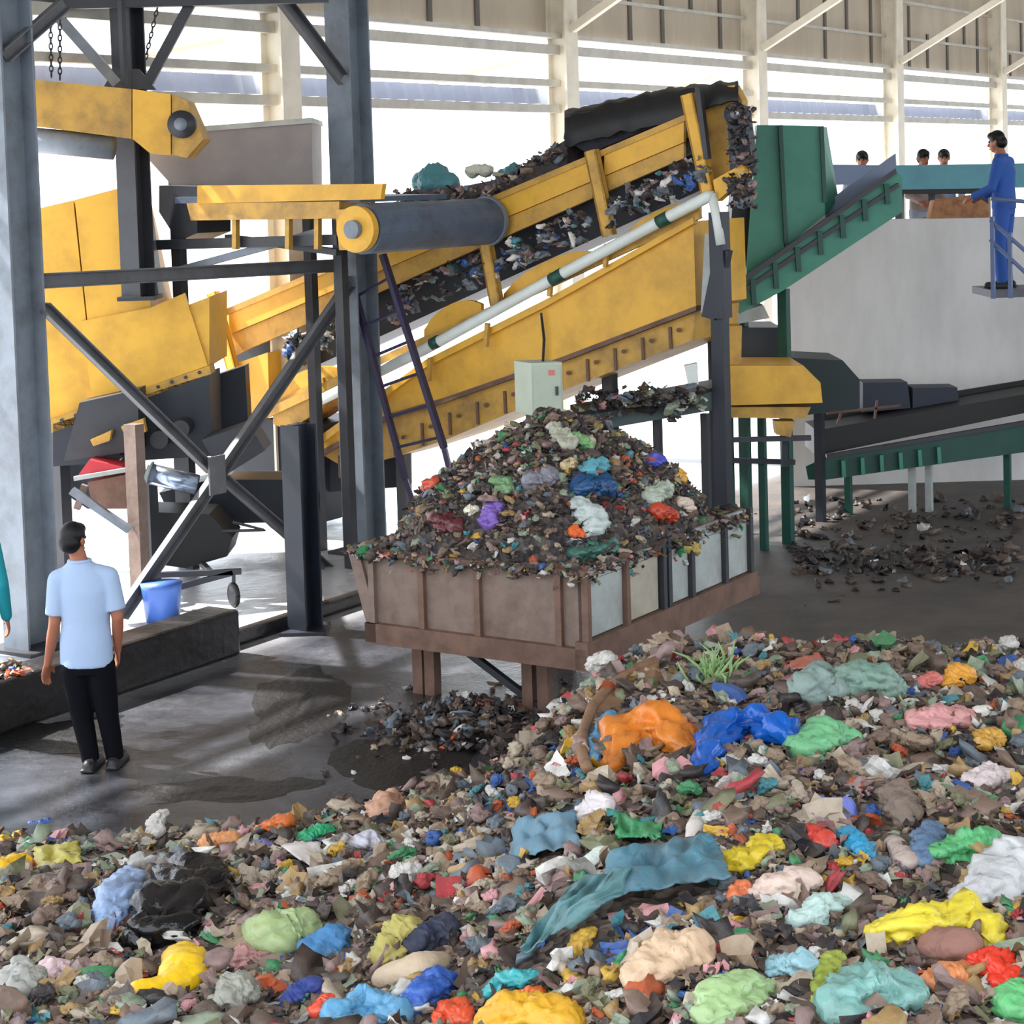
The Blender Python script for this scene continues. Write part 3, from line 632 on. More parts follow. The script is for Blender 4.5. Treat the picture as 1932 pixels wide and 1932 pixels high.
MB().prism([BP(BL, -.03, BZ1), BP(BL-.1, -.03, BZ1), BP(BL-FL-.1, -.03, BZ0), BP(BL-FL, -.03, BZ0)], U*.05).build('corner_post', RUST2, bn)
MB().obox(BP(-.05, -.06, BZ0-.11), -N*(BL-FL+.05), U*.1, Vector((0, 0, .15))).build('bottom_beam', RUST, bn)
MB().obox(BP(-.06, -.06, BZ0-.10), U*(BW+.1), -N*.1, Vector((0, 0, .19))).build('bottom_beam', RUST, bn)
MB().obox(BP(-.05, BW, BZ0-.11), -N*(BL-FL+.05), U*.1, Vector((0, 0, .15))).build('bottom_beam', RUST, bn)
MB().obox(BP(BL-FL-.1, -.06, BZ0-.10), U*(BW+.1), -N*.1, Vector((0, 0, .14))).build('bottom_beam', RUST, bn)
MB().obox(BP(-.04, -.05, BZ1-.02), -N*(BL+.02), U*.07, Vector((0, 0, .035))).build('rim', RUST, bn)
for s in (.55, .68, 1.55, 1.66):
    for t in (.35, BW-.2):
        p = BP(s, t, 0); MB().bar(p, vz(p, BZ0-.02), .09, .09).build('leg', RUST, bn)
p = BP(.6, .35, .02); q = BP(1.5, .35, BZ0-.05); MB().bar(p, q, .05, .05).build('brace', DSTEEL, bn)

# ------------------------------------------------------------------ rubbish surfaces
def smst(a, b, x):
    t = min(1, max(0, (x-a)/(b-a))); return t*t*(3-2*t)
def fbm(x, y, s, o=3, z=0.0):
    v = 0; a = 1
    for i in range(o): v += a*noise.noise(Vector((x*s, y*s, z+i*7.1))); s *= 2.1; a *= .5
    return v
TX = [-7, -3.1, -1.9, -1.2, -.9, -.3, .2, .6, 1.0, 7]; TY = [11.0, 11.15, 11.25, 11.4, 11.65, 12.15, 12.65, 13.0, 13.1, 13.1]
def heap(x, y):
    toe = float(np.interp(x, TX, TY)) + .12*fbm(x, 3.3, 1.5)
    t = toe-y
    if t <= 0: return -.05
    k = smst(-.9, .9, x); L = 4.4+(2.0-4.4)*k; H = .58+(.98-.58)*k + .06*max(0, x-1)*0 - .08*smst(1.8, 3.2, x)
    u = min(1, t/L); h = H*math.sin(math.pi/2*u)
    return h + (.075*fbm(x, y, 1.7, 2)+.035*fbm(x, y, 5.5, 2, 4))*min(1, t*2.5) + .0
def heapload(p):
    d = Vector((p[0], p[1], 0))-BC; s = -d.dot(N); t = d.dot(U)
    a = abs(s-1.0)/1.01; b = abs(t-1.28)/1.29; r = (a**2.6+b**2.6)**(1/2.6)
    if r >= 1: return None
    return max(1.11, 1.10+.97*(1-r)**.52 + .05*fbm(p[0], p[1], 3.5, 3))
def march(px, py, fn, y0, y1, st=.02):
    d = ray(px, py); y = y0; last = None
    while y < y1:
        p = CAM+d*(y/d.y); h = fn(p.x, p.y)
        if h is not None and p.z <= h: return p
        last = p; y += st
    return None
def PP(px, py):
    p = march(px, py, heap, 4.5, 13.2)
    return p if p is not None else G(px, py, 0.0)
def LP_(px, py):
    return march(px, py, lambda x, y: heapload((x, y)), 12.6, 16.5)

PAL = {'brown': (128, 106, 92), 'tan': (160, 138, 116), 'dark': (72, 62, 58), 'umber': (96, 80, 70), 'beige': (186, 170, 150), 'white': (218, 214, 208),
       'mauve': (150, 124, 120), 'olive': (122, 122, 92), 'sage': (148, 160, 138), 'slate': (104, 116, 126), 'ochre': (172, 140, 92), 'black': (36, 34, 40),
       'blue': (44, 92, 164), 'rust': (190, 90, 52), 'gold': (214, 170, 56), 'green': (66, 144, 96), 'crimson': (182, 58, 66), 'pink': (214, 152, 156), 'teal': (70, 140, 150)}
def scrapmat(k, rgb, rough=.5, gloss=.5): return mat('scrap_'+k, rgb, rough, dirt=(104, 84, 70), damt=.45, dscale=11, bump=.35, bscale=28)
for k, c in PAL.items(): scrapmat(k, c)
def grit(name, c1, c2, c3):
    m = bpy.data.materials.new(name); m.use_nodes = True; nt = m.node_tree; nd = nt.nodes; bs = nd['Principled BSDF']
    tc = nd.new('ShaderNodeTexCoord'); vo = nd.new('ShaderNodeTexVoronoi'); vo.inputs['Scale'].default_value = 22
    nt.links.new(tc.outputs['Object'], vo.inputs['Vector'])
    sx = nd.new('ShaderNodeSeparateColor'); nt.links.new(vo.outputs['Color'], sx.inputs[0])
    r = nd.new('ShaderNodeValToRGB'); r.color_ramp.interpolation = 'CONSTANT'; e = r.color_ramp.elements
    e[0].color = (*lin(c1), 1); e[1].position = .4; e[1].color = (*lin(c2), 1); x = e.new(.75); x.color = (*lin(c3), 1)
    nt.links.new(sx.outputs[0], r.inputs[0]); nt.links.new(r.outputs[0], bs.inputs['Base Color']); bs.inputs['Roughness'].default_value = .75
    bp = nd.new('ShaderNodeBump'); bp.inputs['Strength'].default_value = .8; bp.inputs['Distance'].default_value = .03
    nt.links.new(vo.outputs['Distance'], bp.inputs['Height']); nt.links.new(bp.outputs[0], bs.inputs['Normal']); return m
# small scraps: one crumpled lump or bent flake each, gathered into the mass of the heap
def ico(sub):
    bm = bmesh.new(); bmesh.ops.create_icosphere(bm, subdivisions=sub, radius=1)
    v = np.array([tuple(q.co) for q in bm.verts]); f = [tuple(q.index for q in ff.verts) for ff in bm.faces]; bm.free(); return v, f
I1, I1F = ico(2); I2, I2F = ico(3)
LUMPS = []
for k in range(10):
    v = np.array([p*(1.25+.9*noise.noise(Vector(p)*1.3+Vector((k*5, 0, 0)))-1.5*abs(noise.noise(Vector(p)*2.2+Vector((0, k*4, 0))))+.3*random.uniform(-1, 1)*.6) for p in I1]); LUMPS.append((v, I1F))
FLAKES = []
for k in range(10):
    g = []; n = 6
    for j in range(n):
        for i in range(n):
            x, y = i/(n-1)*2-1, j/(n-1)*2-1
            g.append((x*(1+.3*noise.noise(Vector((k, j, 1)))), y*(.7+.3*noise.noise(Vector((i, k, 9)))), .8*noise.noise(Vector((x*1.3+k*3, y*1.3, k)))-1.0*abs(noise.noise(Vector((x*1.9, y*1.9+k*2, 3))))))
    FLAKES.append((np.array(g), [(j*n+i, j*n+i+1, (j+1)*n+i+1, (j+1)*n+i) for j in range(n-1) for i in range(n-1)]))
def mass(mb_pts, name, weights, mats_extra=None, base=None, label=None, cat=None, flake=.6, parent=None):
    """mb_pts: list of (point, size); gathers loose scraps with the lumpy base into one mesh"""
    keys = list(weights); w = np.array([weights[k] for k in keys], float); w /= w.sum()
    V = []; Fc = []; MI = []; off = 0; SM = []
    if base:
        V.append(np.array(base[0])); Fc += base[1]; MI += [len(keys)]*len(base[1]); SM += [False]*len(base[1]); off = len(base[0])
    for p, s in mb_pts:
        v, f = random.choice(FLAKES) if random.random() < flake else random.choice(LUMPS)
        q = Matrix.Rotation(random.uniform(0, 6.28), 3, 'Z') @ Matrix.Rotation(random.gauss(0, .5), 3, 'X') @ Matrix.Rotation(random.gauss(0, .5), 3, 'Y')
        sc = np.array([s*random.uniform(.7, 1.5), s*random.uniform(.6, 1.1), s*random.uniform(.35, .8)])
        vv = (v*sc) @ np.array(q).T + np.array(p); V.append(vv)
        SM += [random.random() < .65]*len(f); Fc += [tuple(i+off for i in ff) for ff in f]; MI += [int(RS.choice(len(keys), p=w))]*len(f); off += len(v)
    me = bpy.data.meshes.new(name); allv = np.concatenate(V)
    me.from_pydata(allv.tolist(), [], Fc)
    for k in keys: me.materials.append(MATS['scrap_'+k])
    if base: me.materials.append(base[2])
    me.polygons.foreach_set('material_index', MI); me.polygons.foreach_set('use_smooth', SM)
    o = bpy.data.objects.new(name, me); COL.objects.link(o); ORG[o.name] = Vector((0, 0, 0))
    return tag(o, label, cat, kind='stuff')
# foreground heap
st = .04; xs = np.arange(-4.2, 4.4, st); ys = np.arange(5.0, 13.4, st)
H = np.array([[heap(x, y) for x in xs] for y in ys]); bv = []; bf = []
idx = -np.ones(H.shape, int)
for j in range(len(ys)):
    for i in range(len(xs)):
        if H[j, i] > -.04: idx[j, i] = len(bv); bv.append((xs[i], ys[j], H[j, i]))
for j in range(len(ys)-1):
    for i in range(len(xs)-1):
        q = (idx[j, i], idx[j, i+1], idx[j+1, i+1], idx[j+1, i])
        if min(q) >= 0: bf.append(q)
heap_base = (bv, bf)
# load in the bin
bv = []; bf = []; n = 70; idx = {}
for j in range(n+1):
    for i in range(n+1):
        p = BP(-.02+2.04*i/n, -.0+2.58*j/n, 0); h = heapload(p)
        idx[i, j] = len(bv); bv.append((p.x, p.y, h if h is not None and 0 < i < n and 0 < j < n else 1.06))
bf = [(idx[i, j], idx[i+1, j], idx[i+1, j+1], idx[i, j+1]) for j in range(n) for i in range(n)]
pts = []
while len(pts) < 5200:
    p = BP(random.uniform(-.06, 2.06), random.uniform(-.06, 2.62), 0); h = heapload(p)
    if h is None: h = 1.11
    s = min(.06, .016*math.exp(random.gauss(.2, .5))); pts.append(((p.x, p.y, h+s*.3), s))
for k in range(260):                         # scraps hanging over the rim
    if random.random() < .6: p = BP(random.uniform(0, 2.0), -.05, BZ1+.02-abs(random.gauss(0, .05)))
    else: p = BP(-.06, random.uniform(0, 2.5), BZ1+.02-abs(random.gauss(0, .06)))
    pts.append((tuple(p), random.uniform(.012, .035)))
mass(pts, 'bin_load', dict(brown=7, tan=5, dark=20, umber=15, beige=3, white=2.4, mauve=5, olive=6, sage=5, slate=6, ochre=2, black=15, blue=1, rust=1.2, gold=.8, green=2, crimson=1.4, pink=1, teal=1.6),
     base=(bv, bf, grit('load_grit', (64, 56, 52), (88, 78, 72), (40, 36, 38))), label='mass of shredded rubbish heaped above the rim of the brown bin', cat='rubbish', flake=.55)
# loose dirt on the floor, plus the painted shadow at the kerb
def patch(n, fn, name, w, label, smin=.012, smax=.05, flake=.4):
    pts = []
    for k in range(n):
        p = fn(); s = random.uniform(smin, smax); pts.append(((p[0], p[1], p[2]+s*.25), s))
    return mass(pts, name, w, label=label, cat='debris', flake=flake)
def under():
    a = random.gauss(0, .42); b = random.gauss(0, .38); c = G(885, 1370); return (c.x+a, c.y+b, max(0, .22-.3*(abs(a)+abs(b)))*random.random())
patch(520, under, 'floor_debris', dict(dark=6, black=7, umber=4, slate=2, white=.6, tan=1, rust=.5), 'wet dark litter strewn under the legs of the brown bin')
def sludge(cx, cy, rx, ry, seed, label):  # flat black patches: sludge, and one painted shadow by the kerb
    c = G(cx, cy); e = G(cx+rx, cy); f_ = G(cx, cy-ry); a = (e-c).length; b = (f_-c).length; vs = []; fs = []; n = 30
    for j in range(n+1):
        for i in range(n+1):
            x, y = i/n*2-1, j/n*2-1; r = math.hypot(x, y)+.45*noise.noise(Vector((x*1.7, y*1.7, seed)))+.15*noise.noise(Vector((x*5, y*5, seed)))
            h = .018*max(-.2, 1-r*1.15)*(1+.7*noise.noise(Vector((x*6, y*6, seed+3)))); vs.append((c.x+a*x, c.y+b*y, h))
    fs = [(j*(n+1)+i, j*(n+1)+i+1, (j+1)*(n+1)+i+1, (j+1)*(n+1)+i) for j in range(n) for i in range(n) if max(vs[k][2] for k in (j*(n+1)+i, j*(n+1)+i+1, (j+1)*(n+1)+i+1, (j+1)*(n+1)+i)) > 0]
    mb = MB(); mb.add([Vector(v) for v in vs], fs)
    tag(mb.build('sludge', mat('black_sludge_and_shade', (22, 20, 20), .45, dirt=(10, 10, 12), damt=.8, dscale=6, bump=.5), smooth=True), label, 'sludge', kind='stuff')  # sludge patches, and the one that paints the kerb's shadow
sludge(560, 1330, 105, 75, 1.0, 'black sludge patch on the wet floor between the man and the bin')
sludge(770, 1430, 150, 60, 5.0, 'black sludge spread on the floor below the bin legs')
sludge(120, 1385, 150, 34, 9.0, 'black patch painting the shadow along the foot of the kerb behind the man')  # no sludge here: dark patch stands in for the kerb's shadow
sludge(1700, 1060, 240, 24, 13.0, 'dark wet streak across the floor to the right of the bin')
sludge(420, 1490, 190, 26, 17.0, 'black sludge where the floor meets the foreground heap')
def rightdirt():
    x = random.uniform(1490, 1932); y = random.choice((random.gauss(975, 25), random.gauss(1050, 16)+.08*(x-1490)*.3, random.gauss(1060, 30)))
    p = G(x, min(1240, max(945, y))); return (p.x, p.y, 0)
patch(420, rightdirt, 'floor_debris', dict(black=10, dark=8, umber=3, slate=1, white=.3), 'dark clods scattered on the dry floor to the right of the bin', .015, .075)
def kerbdirt():
    p = KA-U*random.uniform(.9, 3.0)-N*random.uniform(.02, .33); return (p.x, p.y, .38)
patch(200, kerbdirt, 'kerb_debris', dict(brown=4, tan=4, beige=2, rust=2, white=1, blue=.8, umber=4), 'small litter lying on the kerb left of the man', .012, .05)

# ------------------------------------------------------------------ bags and cloths lying on the heaps
def softblob(name, spine, radii, m, seed, org=None, segs=40, wr=.16, flat=.75, knot=False, smooth=True):
    """a stuffed soft bag along a bent spine; creases run across and along it"""
    sp = [Vector(p) for p in spine]; P = []; Rr = []
    nst = 30
    for i in range(nst+1):                   # resample with Catmull-Rom
        t = i/nst*(len(sp)-1); k = min(int(t), len(sp)-2); u = t-k
        p0 = sp[max(0, k-1)]; p1 = sp[k]; p2 = sp[k+1]; p3 = sp[min(len(sp)-1, k+2)]
        P.append(.5*((2*p1)+(p2-p0)*u+(2*p0-5*p1+4*p2-p3)*u*u+(3*p1-p0-3*p2+p3)*u**3))
        Rr.append(radii[k]*(1-u)+radii[k+1]*u)
    vs = []; fs = []; ends = 8
    Cs = []; Rs_ = []
    d0 = (P[1]-P[0]).normalized(); d1 = (P[-1]-P[-2]).normalized()
    for e in range(ends, 0, -1): a = math.pi/2*e/(ends+.3); Cs.append(P[0]-d0*Rr[0]*math.sin(a)); Rs_.append(Rr[0]*math.cos(a))
    Cs += P; Rs_ += Rr
    for e in range(1, ends+1): a = math.pi/2*e/(ends+.3); Cs.append(P[-1]+d1*Rr[-1]*math.sin(a)); Rs_.append(Rr[-1]*math.cos(a))
    prev = None; sd_ = Vector((seed*3.7, seed*1.3, seed*2.1)); rmax = max(radii)
    for i, c in enumerate(Cs):
        d = (Cs[min(i+1, len(Cs)-1)]-Cs[max(i-1, 0)]).normalized()
        ref = prev if prev is not None else (Vector((0, 0, 1)) if abs(d.z) < .9 else Vector((1, 0, 0)))
        x = (ref-d*ref.dot(d)).normalized(); prev = x; y = d.cross(x)
        for k in range(segs):
            t = 2*math.pi*k/segs; v = x*math.cos(t)+y*math.sin(t)
            q = (c+v*Rs_[i])/rmax+sd_
            qq = q+.35*noise.noise_vector(q*1.7); w = 1+wr*(noise.noise(q*1.1)*1.6+.55-1.5*abs(noise.noise(qq*1.9))-.95*abs(noise.noise(qq*4.1))-.5*abs(noise.noise(qq*8.5))-.5*abs(noise.noise(Vector((t*2.6, i*.07, seed)))))
            pt = c+v*Rs_[i]*w; pt.z = c.z+(pt.z-c.z)*flat
            vs.append(pt)
    n = len(Cs)
    for i in range(n-1):
        for k in range(segs): fs.append((i*segs+k, i*segs+(k+1) % segs, (i+1)*segs+(k+1) % segs, (i+1)*segs+k))
    fs.append(tuple(range(segs-1, -1, -1))); fs.append(tuple((n-1)*segs+k for k in range(segs)))
    mb = MB(); mb.add(vs, fs)
    o = mb.build(name, m, smooth=smooth)
    if knot:
        e = Cs[-1]; k2 = MB()
        k2.tube([e-d1*.01, e+d1*rmax*.25, e+d1*rmax*.6], [rmax*.16, rmax*.10, rmax*.3], 10); k2.build('knot', m, o, smooth=True)
    return o
def film(name, rgb, rough=.3, sheer=0.0, damt=.25):
    return mat('film_'+name, rgb, rough, dirt=(120, 98, 80), damt=damt, dscale=7, bump=.6, bscale=16, trans=sheer)
def bag(px, rgb, key, label, cat='bag', name=None, fn=PP, rough=.32, wr=.3, flat=.75, knot=False, sink=.25, sheer=0.0, damt=.22, seed=None, group=None):
    """px: list of (x, y, radius) in the photo; lays a soft bag there on the heap"""
    sp = []; rr = []
    for (x, y, r) in px:
        p = None; k = 0.0
        while p is None and k < 1:           # walk towards the middle of the heap until it is met
            p = fn(x+(1050-x)*k, y+.45*r+(950-y)*k); k += .04
        if p is None: p = W(x, y, 14.2)
        rw = r*1.28*p.y/F; rr.append(rw); c = p+Vector((0, .2*rw, 0)); q = W(x, y, p.y+.2*rw)
        sp.append(q if k < .05 else p+Vector((0, 0, rw*.3)))
    if len(sp) == 1: sp = [sp[0]-Vector((rr[0]*.25, 0, 0)), sp[0]+Vector((rr[0]*.25, 0, 0))]; rr = [rr[0]*.9, rr[0]*.9]
    o = softblob(name or 'plastic_bag', sp, rr, film(key, rgb, rough, sheer, damt), seed if seed is not None else random.uniform(0, 50), wr=wr, flat=flat, knot=knot)
    USED.append((px, fn is LP_)); return tag(o, label, cat, group)
USED = []; QUADS = []
def sheet(corners, rgb, key, label, cat='plastic sheet', name='plastic_sheet', nx=34, ny=22, lift=.03, fold=.05, freq=5.0, fn=PP, rough=.45, seed=1.0, skew=(1, .35), damt=.25):
    """a thin crumpled sheet draped over the heap between four photo corners"""
    A, B, C_, D_ = corners; vs = []; fs = []
    for j in range(ny+1):
        for i in range(nx+1):
            u, v = i/nx, j/ny
            x = (A[0]*(1-u)+B[0]*u)*(1-v)+(D_[0]*(1-u)+C_[0]*u)*v; y = (A[1]*(1-u)+B[1]*u)*(1-v)+(D_[1]*(1-u)+C_[1]*u)*v
            ragged = 5*noise.noise(Vector((u*9+seed, v*9, 2)))
            p = fn(x+ragged, y+ragged*.6)
            if p is None: p = W(x, y, 14.2)
            q = Vector((u*freq*skew[0]+seed, v*freq*skew[1]+u*1.5, seed))
            e = min(u, 1-u, v, 1-v); f_ = fold*(1-2*abs(noise.noise(q))+.35*noise.noise(q*2.7))
            vs.append(p+Vector((0, 0, lift+f_*(.35+min(1, e*6)*.65))))
    for j in range(ny):
        for i in range(nx): a = j*(nx+1)+i; fs.append((a, a+1, a+nx+2, a+nx+1))
    # smooth out steps of the heap below
    vv = np.array([tuple(v) for v in vs]).reshape(ny+1, nx+1, 3)
    for it in range(2):
        z = vv[..., 1:].copy(); z[1:-1, 1:-1] = (vv[1:-1, 1:-1, 1:]*2+vv[:-2, 1:-1, 1:]+vv[2:, 1:-1, 1:]+vv[1:-1, :-2, 1:]+vv[1:-1, 2:, 1:])/6; vv[..., 1:] = z
    mb = MB(); mb.add([Vector(v) for v in vv.reshape(-1, 3).tolist()], fs)
    o = mb.build(name, film(key, rgb, rough, 0, damt), smooth=True); md = o.modifiers.new('s', 'SOLIDIFY'); md.thickness = .006
    if fn is PP: QUADS.append(corners)
    xs_ = [c[0] for c in corners]; ys_ = [c[1] for c in corners]
    USED.append(([(sum(xs_)/4, sum(ys_)/4, min(max(xs_)-min(xs_), max(ys_)-min(ys_))/2)], fn is LP_))
    return tag(o, label, cat)
# the big pieces, one by one
bag([(1145, 1455, 16), (1165, 1420, 26), (1200, 1375, 44), (1250, 1370, 52), (1290, 1400, 34)], (216, 124, 40), 'orange', 'orange woven sack draped down the heap with a narrow pale tail', 'sack', 'woven_sack', wr=.38, flat=.6)
bag([(1328, 1450, 20), (1336, 1412, 28), (1372, 1374, 33), (1425, 1364, 35), (1470, 1376, 34), (1492, 1398, 22)], (18, 92, 186), 'royal_blue', 'large shiny royal blue plastic bag bent like an arch', wr=.38, rough=.2, damt=.05)
bag([(1525, 1410, 34), (1565, 1395, 38), (1600, 1395, 24)], (120, 190, 138), 'pale_green', 'pale green rounded bag just right of the royal blue bag', rough=.4)
sheet([(1150, 1650), (1345, 1610), (1380, 1692), (1120, 1740)], (74, 118, 134), 'tarp_upper', 'creased grey-teal tarpaulin spread across the middle of the foreground, upper wide piece', 'tarpaulin', 'tarpaulin', nx=50, ny=30, lift=.07, fold=.085, freq=2.4, seed=3.2, skew=(1.2, .5))
sheet([(1090, 1705), (1235, 1690), (1075, 1800), (982, 1836)], (84, 126, 130), 'tarp', 'pointed lower tail of grey-teal tarpaulin hanging towards the bottom edge', 'tarpaulin', 'tarpaulin', nx=44, ny=36, lift=.08, fold=.085, freq=2.2, seed=5.1, skew=(1.4, .5))
bag([(1215, 1845, 34), (1255, 1815, 46), (1300, 1795, 44)], (216, 184, 152), 'beige_sack', 'big beige full sack with a pale open end below the large tarp', 'sack', 'woven_sack', rough=.6)
bag([(270, 1870, 24), (315, 1865, 30), (350, 1835, 40), (342, 1805, 30)], (244, 196, 24), 'bright_yellow', 'bright yellow L-shaped bag at the lower left beneath the shiny black bag', rough=.4, wr=.13, damt=.05)
bag([(258, 1775, 26), (305, 1735, 56), (350, 1685, 62), (395, 1650, 34)], (16, 16, 20), 'gloss_black', 'shiny black bin bag with long creases at the lower left', rough=.14, wr=.38, damt=0.05)
bag([(205, 1745, 20), (218, 1705, 32), (245, 1665, 30)], (150, 176, 216), 'pale_blue', 'pale blue thin bag tucked against the left of the shiny black bag', rough=.35)
bag([(525, 1765, 52), (555, 1755, 46)], (164, 182, 128), 'leaf_green', 'round pale green cabbage-like bag to the right of the shiny black bag', rough=.4)
bag([(600, 1800, 30), (625, 1780, 34), (645, 1770, 22)], (70, 130, 180), 'denim_blue', 'mid blue cloth bundle beside the round pale green bag', 'cloth', 'cloth_bundle', rough=.7)
bag([(735, 1795, 34), (765, 1765, 36)], (178, 166, 92), 'straw', 'straw-coloured mesh bag lying left of the dark blue bundle', rough=.6, wr=.38)
bag([(790, 1780, 30), (830, 1760, 34)], (44, 50, 74), 'dark_navy', 'dark navy crumpled bundle beside the straw-coloured mesh bag', 'cloth', 'cloth_bundle', rough=.7)
bag([(780, 1900, 22), (815, 1865, 34), (840, 1850, 20)], (44, 92, 176), 'cobalt', 'cobalt blue bag near the bottom edge left of the orange-topped yellow bag', rough=.3)
bag([(640, 1915, 30), (690, 1900, 34), (745, 1915, 32)], (96, 160, 200), 'sky_blue', 'sky blue translucent bag bunched at the bottom edge', rough=.25)
bag([(950, 1930, 46), (1005, 1918, 54), (1060, 1930, 40)], (226, 170, 44), 'amber', 'amber yellow full bag cut by the bottom edge of the photo', rough=.45)
bag([(985, 1885, 16), (1015, 1878, 18)], (220, 104, 36), 'orange_scrap', 'orange scrap lying on top of the amber yellow bag', 'scrap', 'plastic_scrap')
bag([(835, 1930, 18), (855, 1908, 26), (880, 1925, 20)], (226, 82, 40), 'vermilion', 'vermilion red-orange crumpled packet at the bottom edge', 'packet', 'plastic_packet')
bag([(930, 1868, 16), (970, 1850, 22), (1005, 1842, 14)], (58, 168, 172), 'turquoise', 'turquoise twisted strip of plastic above the amber yellow bag', 'scrap', 'plastic_scrap', rough=.3)
bag([(1665, 1760, 28), (1715, 1745, 36), (1770, 1745, 40), (1825, 1725, 34), (1870, 1770, 30)], (236, 214, 66), 'lemon', 'large lemon yellow torn plastic bag spread out at lower right', wr=.38, rough=.35, damt=.12)
bag([(1775, 1785, 36), (1815, 1785, 34)], (150, 108, 96), 'brown_ball', 'brown coarse lump resting in the lemon yellow plastic', 'lump', 'food_lump', rough=.8, wr=.1)
bag([(1852, 1815, 28), (1885, 1830, 32), (1905, 1855, 24)], (232, 62, 40), 'scarlet', 'scarlet red bag with a dark hole at lower right', rough=.3, wr=.38, damt=.08)
bag([(1775, 1850, 34), (1815, 1845, 30)], (226, 142, 90), 'apricot', 'apricot orange crumpled plastic between the lemon and scarlet bags', rough=.4)
bag([(1840, 1700, 34), (1885, 1670, 54), (1940, 1640, 56)], (206, 206, 208), 'white_sack', 'big white-grey sack at the right edge above the lemon yellow plastic', 'sack', 'woven_sack', rough=.5)
bag([(1780, 1610, 30), (1830, 1600, 36), (1865, 1590, 26)], (92, 178, 116), 'mint', 'mid green bag just above the big white-grey sack', rough=.4, wr=.38)
bag([(1362, 1635, 22), (1405, 1625, 32), (1450, 1595, 22)], (210, 184, 42), 'mustard', 'mustard yellow torn bag right of the tarp corner', rough=.35, wr=.38)
bag([(1530, 1575, 24), (1550, 1590, 24)], (204, 64, 52), 'brick_red', 'brick red packet beside the blue dotted bag', 'packet', 'plastic_packet')
bag([(1555, 1525, 22), (1585, 1535, 28)], (120, 132, 212), 'dotted', 'white bag with blue dots above the cyan scrap', rough=.35, damt=0)
bag([(1600, 1575, 16), (1625, 1600, 22), (1640, 1612, 12)], (44, 148, 190), 'cyan', 'cyan blue plastic scrap under the blue dotted bag', 'scrap', 'plastic_scrap', rough=.3)
sheet([(975, 1560), (1085, 1548), (1095, 1610), (960, 1640)], (100, 136, 156), 'mesh_teal', 'grey-blue crumpled net piece above the large tarp', 'net', 'net_piece', nx=22, ny=16, fold=.06, freq=7, seed=8.4, rough=.7)
sheet([(1145, 1545), (1250, 1570), (1245, 1598), (1165, 1600)], (34, 138, 84), 'emerald', 'emerald green plastic scrap on the slope above the tarp', 'scrap', 'plastic_scrap', nx=18, ny=10, fold=.06, seed=2.2)
bag([(10, 1640, 26), (32, 1632, 22)], (242, 188, 28), 'yolk', 'deep yellow bag cut by the left edge of the photo', rough=.4, damt=.05)
bag([(52, 1634, 13)], (216, 90, 90), 'coral', 'coral red scrap beside the deep yellow bag at the left edge', 'scrap', 'plastic_scrap')
sheet([(62, 1612), (150, 1598), (155, 1640), (70, 1655)], (196, 184, 84), 'lime_yellow', 'lime-yellow patterned wrapper near the left edge', 'wrapper', 'wrapper', nx=16, ny=10, fold=.05, seed=6.6)
bag([(1525, 1300, 34), (1555, 1285, 34), (1580, 1300, 24)], (136, 156, 150), 'grey_green', 'grey-green full bag on the far crest of the heap', rough=.45)
bag([(1610, 1280, 34), (1660, 1282, 34), (1685, 1300, 20)], (120, 150, 136), 'sea_green', 'grey sea-green bag lying right of the grey-green crest bag', rough=.4)
bag([(1788, 1285, 18), (1815, 1272, 22)], (232, 164, 60), 'marigold', 'marigold yellow bag on the far crest at the right', rough=.4)
bag([(1760, 1283, 16), (1740, 1290, 14)], (222, 124, 116), 'salmon', 'salmon pink scrap left of the marigold bag on the crest', 'scrap', 'plastic_scrap')
sheet([(1480, 1262), (1545, 1240), (1560, 1262), (1490, 1278)], (196, 110, 90), 'terracotta', 'terracotta and white wrapper on the crest above the grey-green bag', 'wrapper', 'wrapper', nx=14, ny=8, fold=.03, seed=4.4)
bag([(1510, 1735, 24), (1545, 1722, 32), (1585, 1710, 24)], (196, 222, 214), 'mint_white', 'white bag with a mint tint right of the beige sack', rough=.3, wr=.38)
bag([(1440, 1680, 26), (1480, 1672, 32), (1525, 1662, 24)], (226, 200, 186), 'pink_white', 'pinkish white carton-like bag with a red end', 'bag', rough=.4)
bag([(1390, 1690, 18), (1400, 1676, 16)], (232, 128, 84), 'peach', 'peach orange scrap at the tip of the tarp corner', 'scrap', 'plastic_scrap')
bag([(1345, 1915, 34), (1385, 1880, 46), (1425, 1870, 36)], (166, 196, 138), 'clear_green', 'translucent green bag at the bottom edge right of the beige sack', rough=.2, wr=.38)
bag([(1590, 1905, 44), (1640, 1875, 54), (1700, 1880, 44)], (128, 176, 168), 'clear_teal', 'translucent teal bag with pale folds at the bottom right', rough=.2, wr=.38)
bag([(1470, 1825, 24), (1510, 1820, 30)], (150, 190, 200), 'ice_blue', 'ice blue bag above the translucent green bag', rough=.25)
bag([(1545, 1890, 18), (1560, 1845, 20), (1575, 1810, 18)], (158, 172, 70), 'chartreuse', 'yellow-green twisted bag between the two translucent bags', rough=.3, wr=.38)
bag([(1915, 1900, 34), (1935, 1880, 34)], (110, 196, 126), 'fresh_green', 'fresh green bag in the bottom right corner', rough=.3)
bag([(1110, 1535, 24), (1135, 1525, 26)], (224, 214, 216), 'rag', 'white rag on the slope below the tail of the orange sack', 'rag', 'rag', rough=.8, wr=.38)
bag([(1304, 1595, 9), (1312, 1565, 15), (1318, 1538, 9)], (222, 214, 208), 'bottle_white', 'slim white bottle standing nearly upright above the tarp', 'bottle', 'plastic_bottle', wr=.03, flat=1)
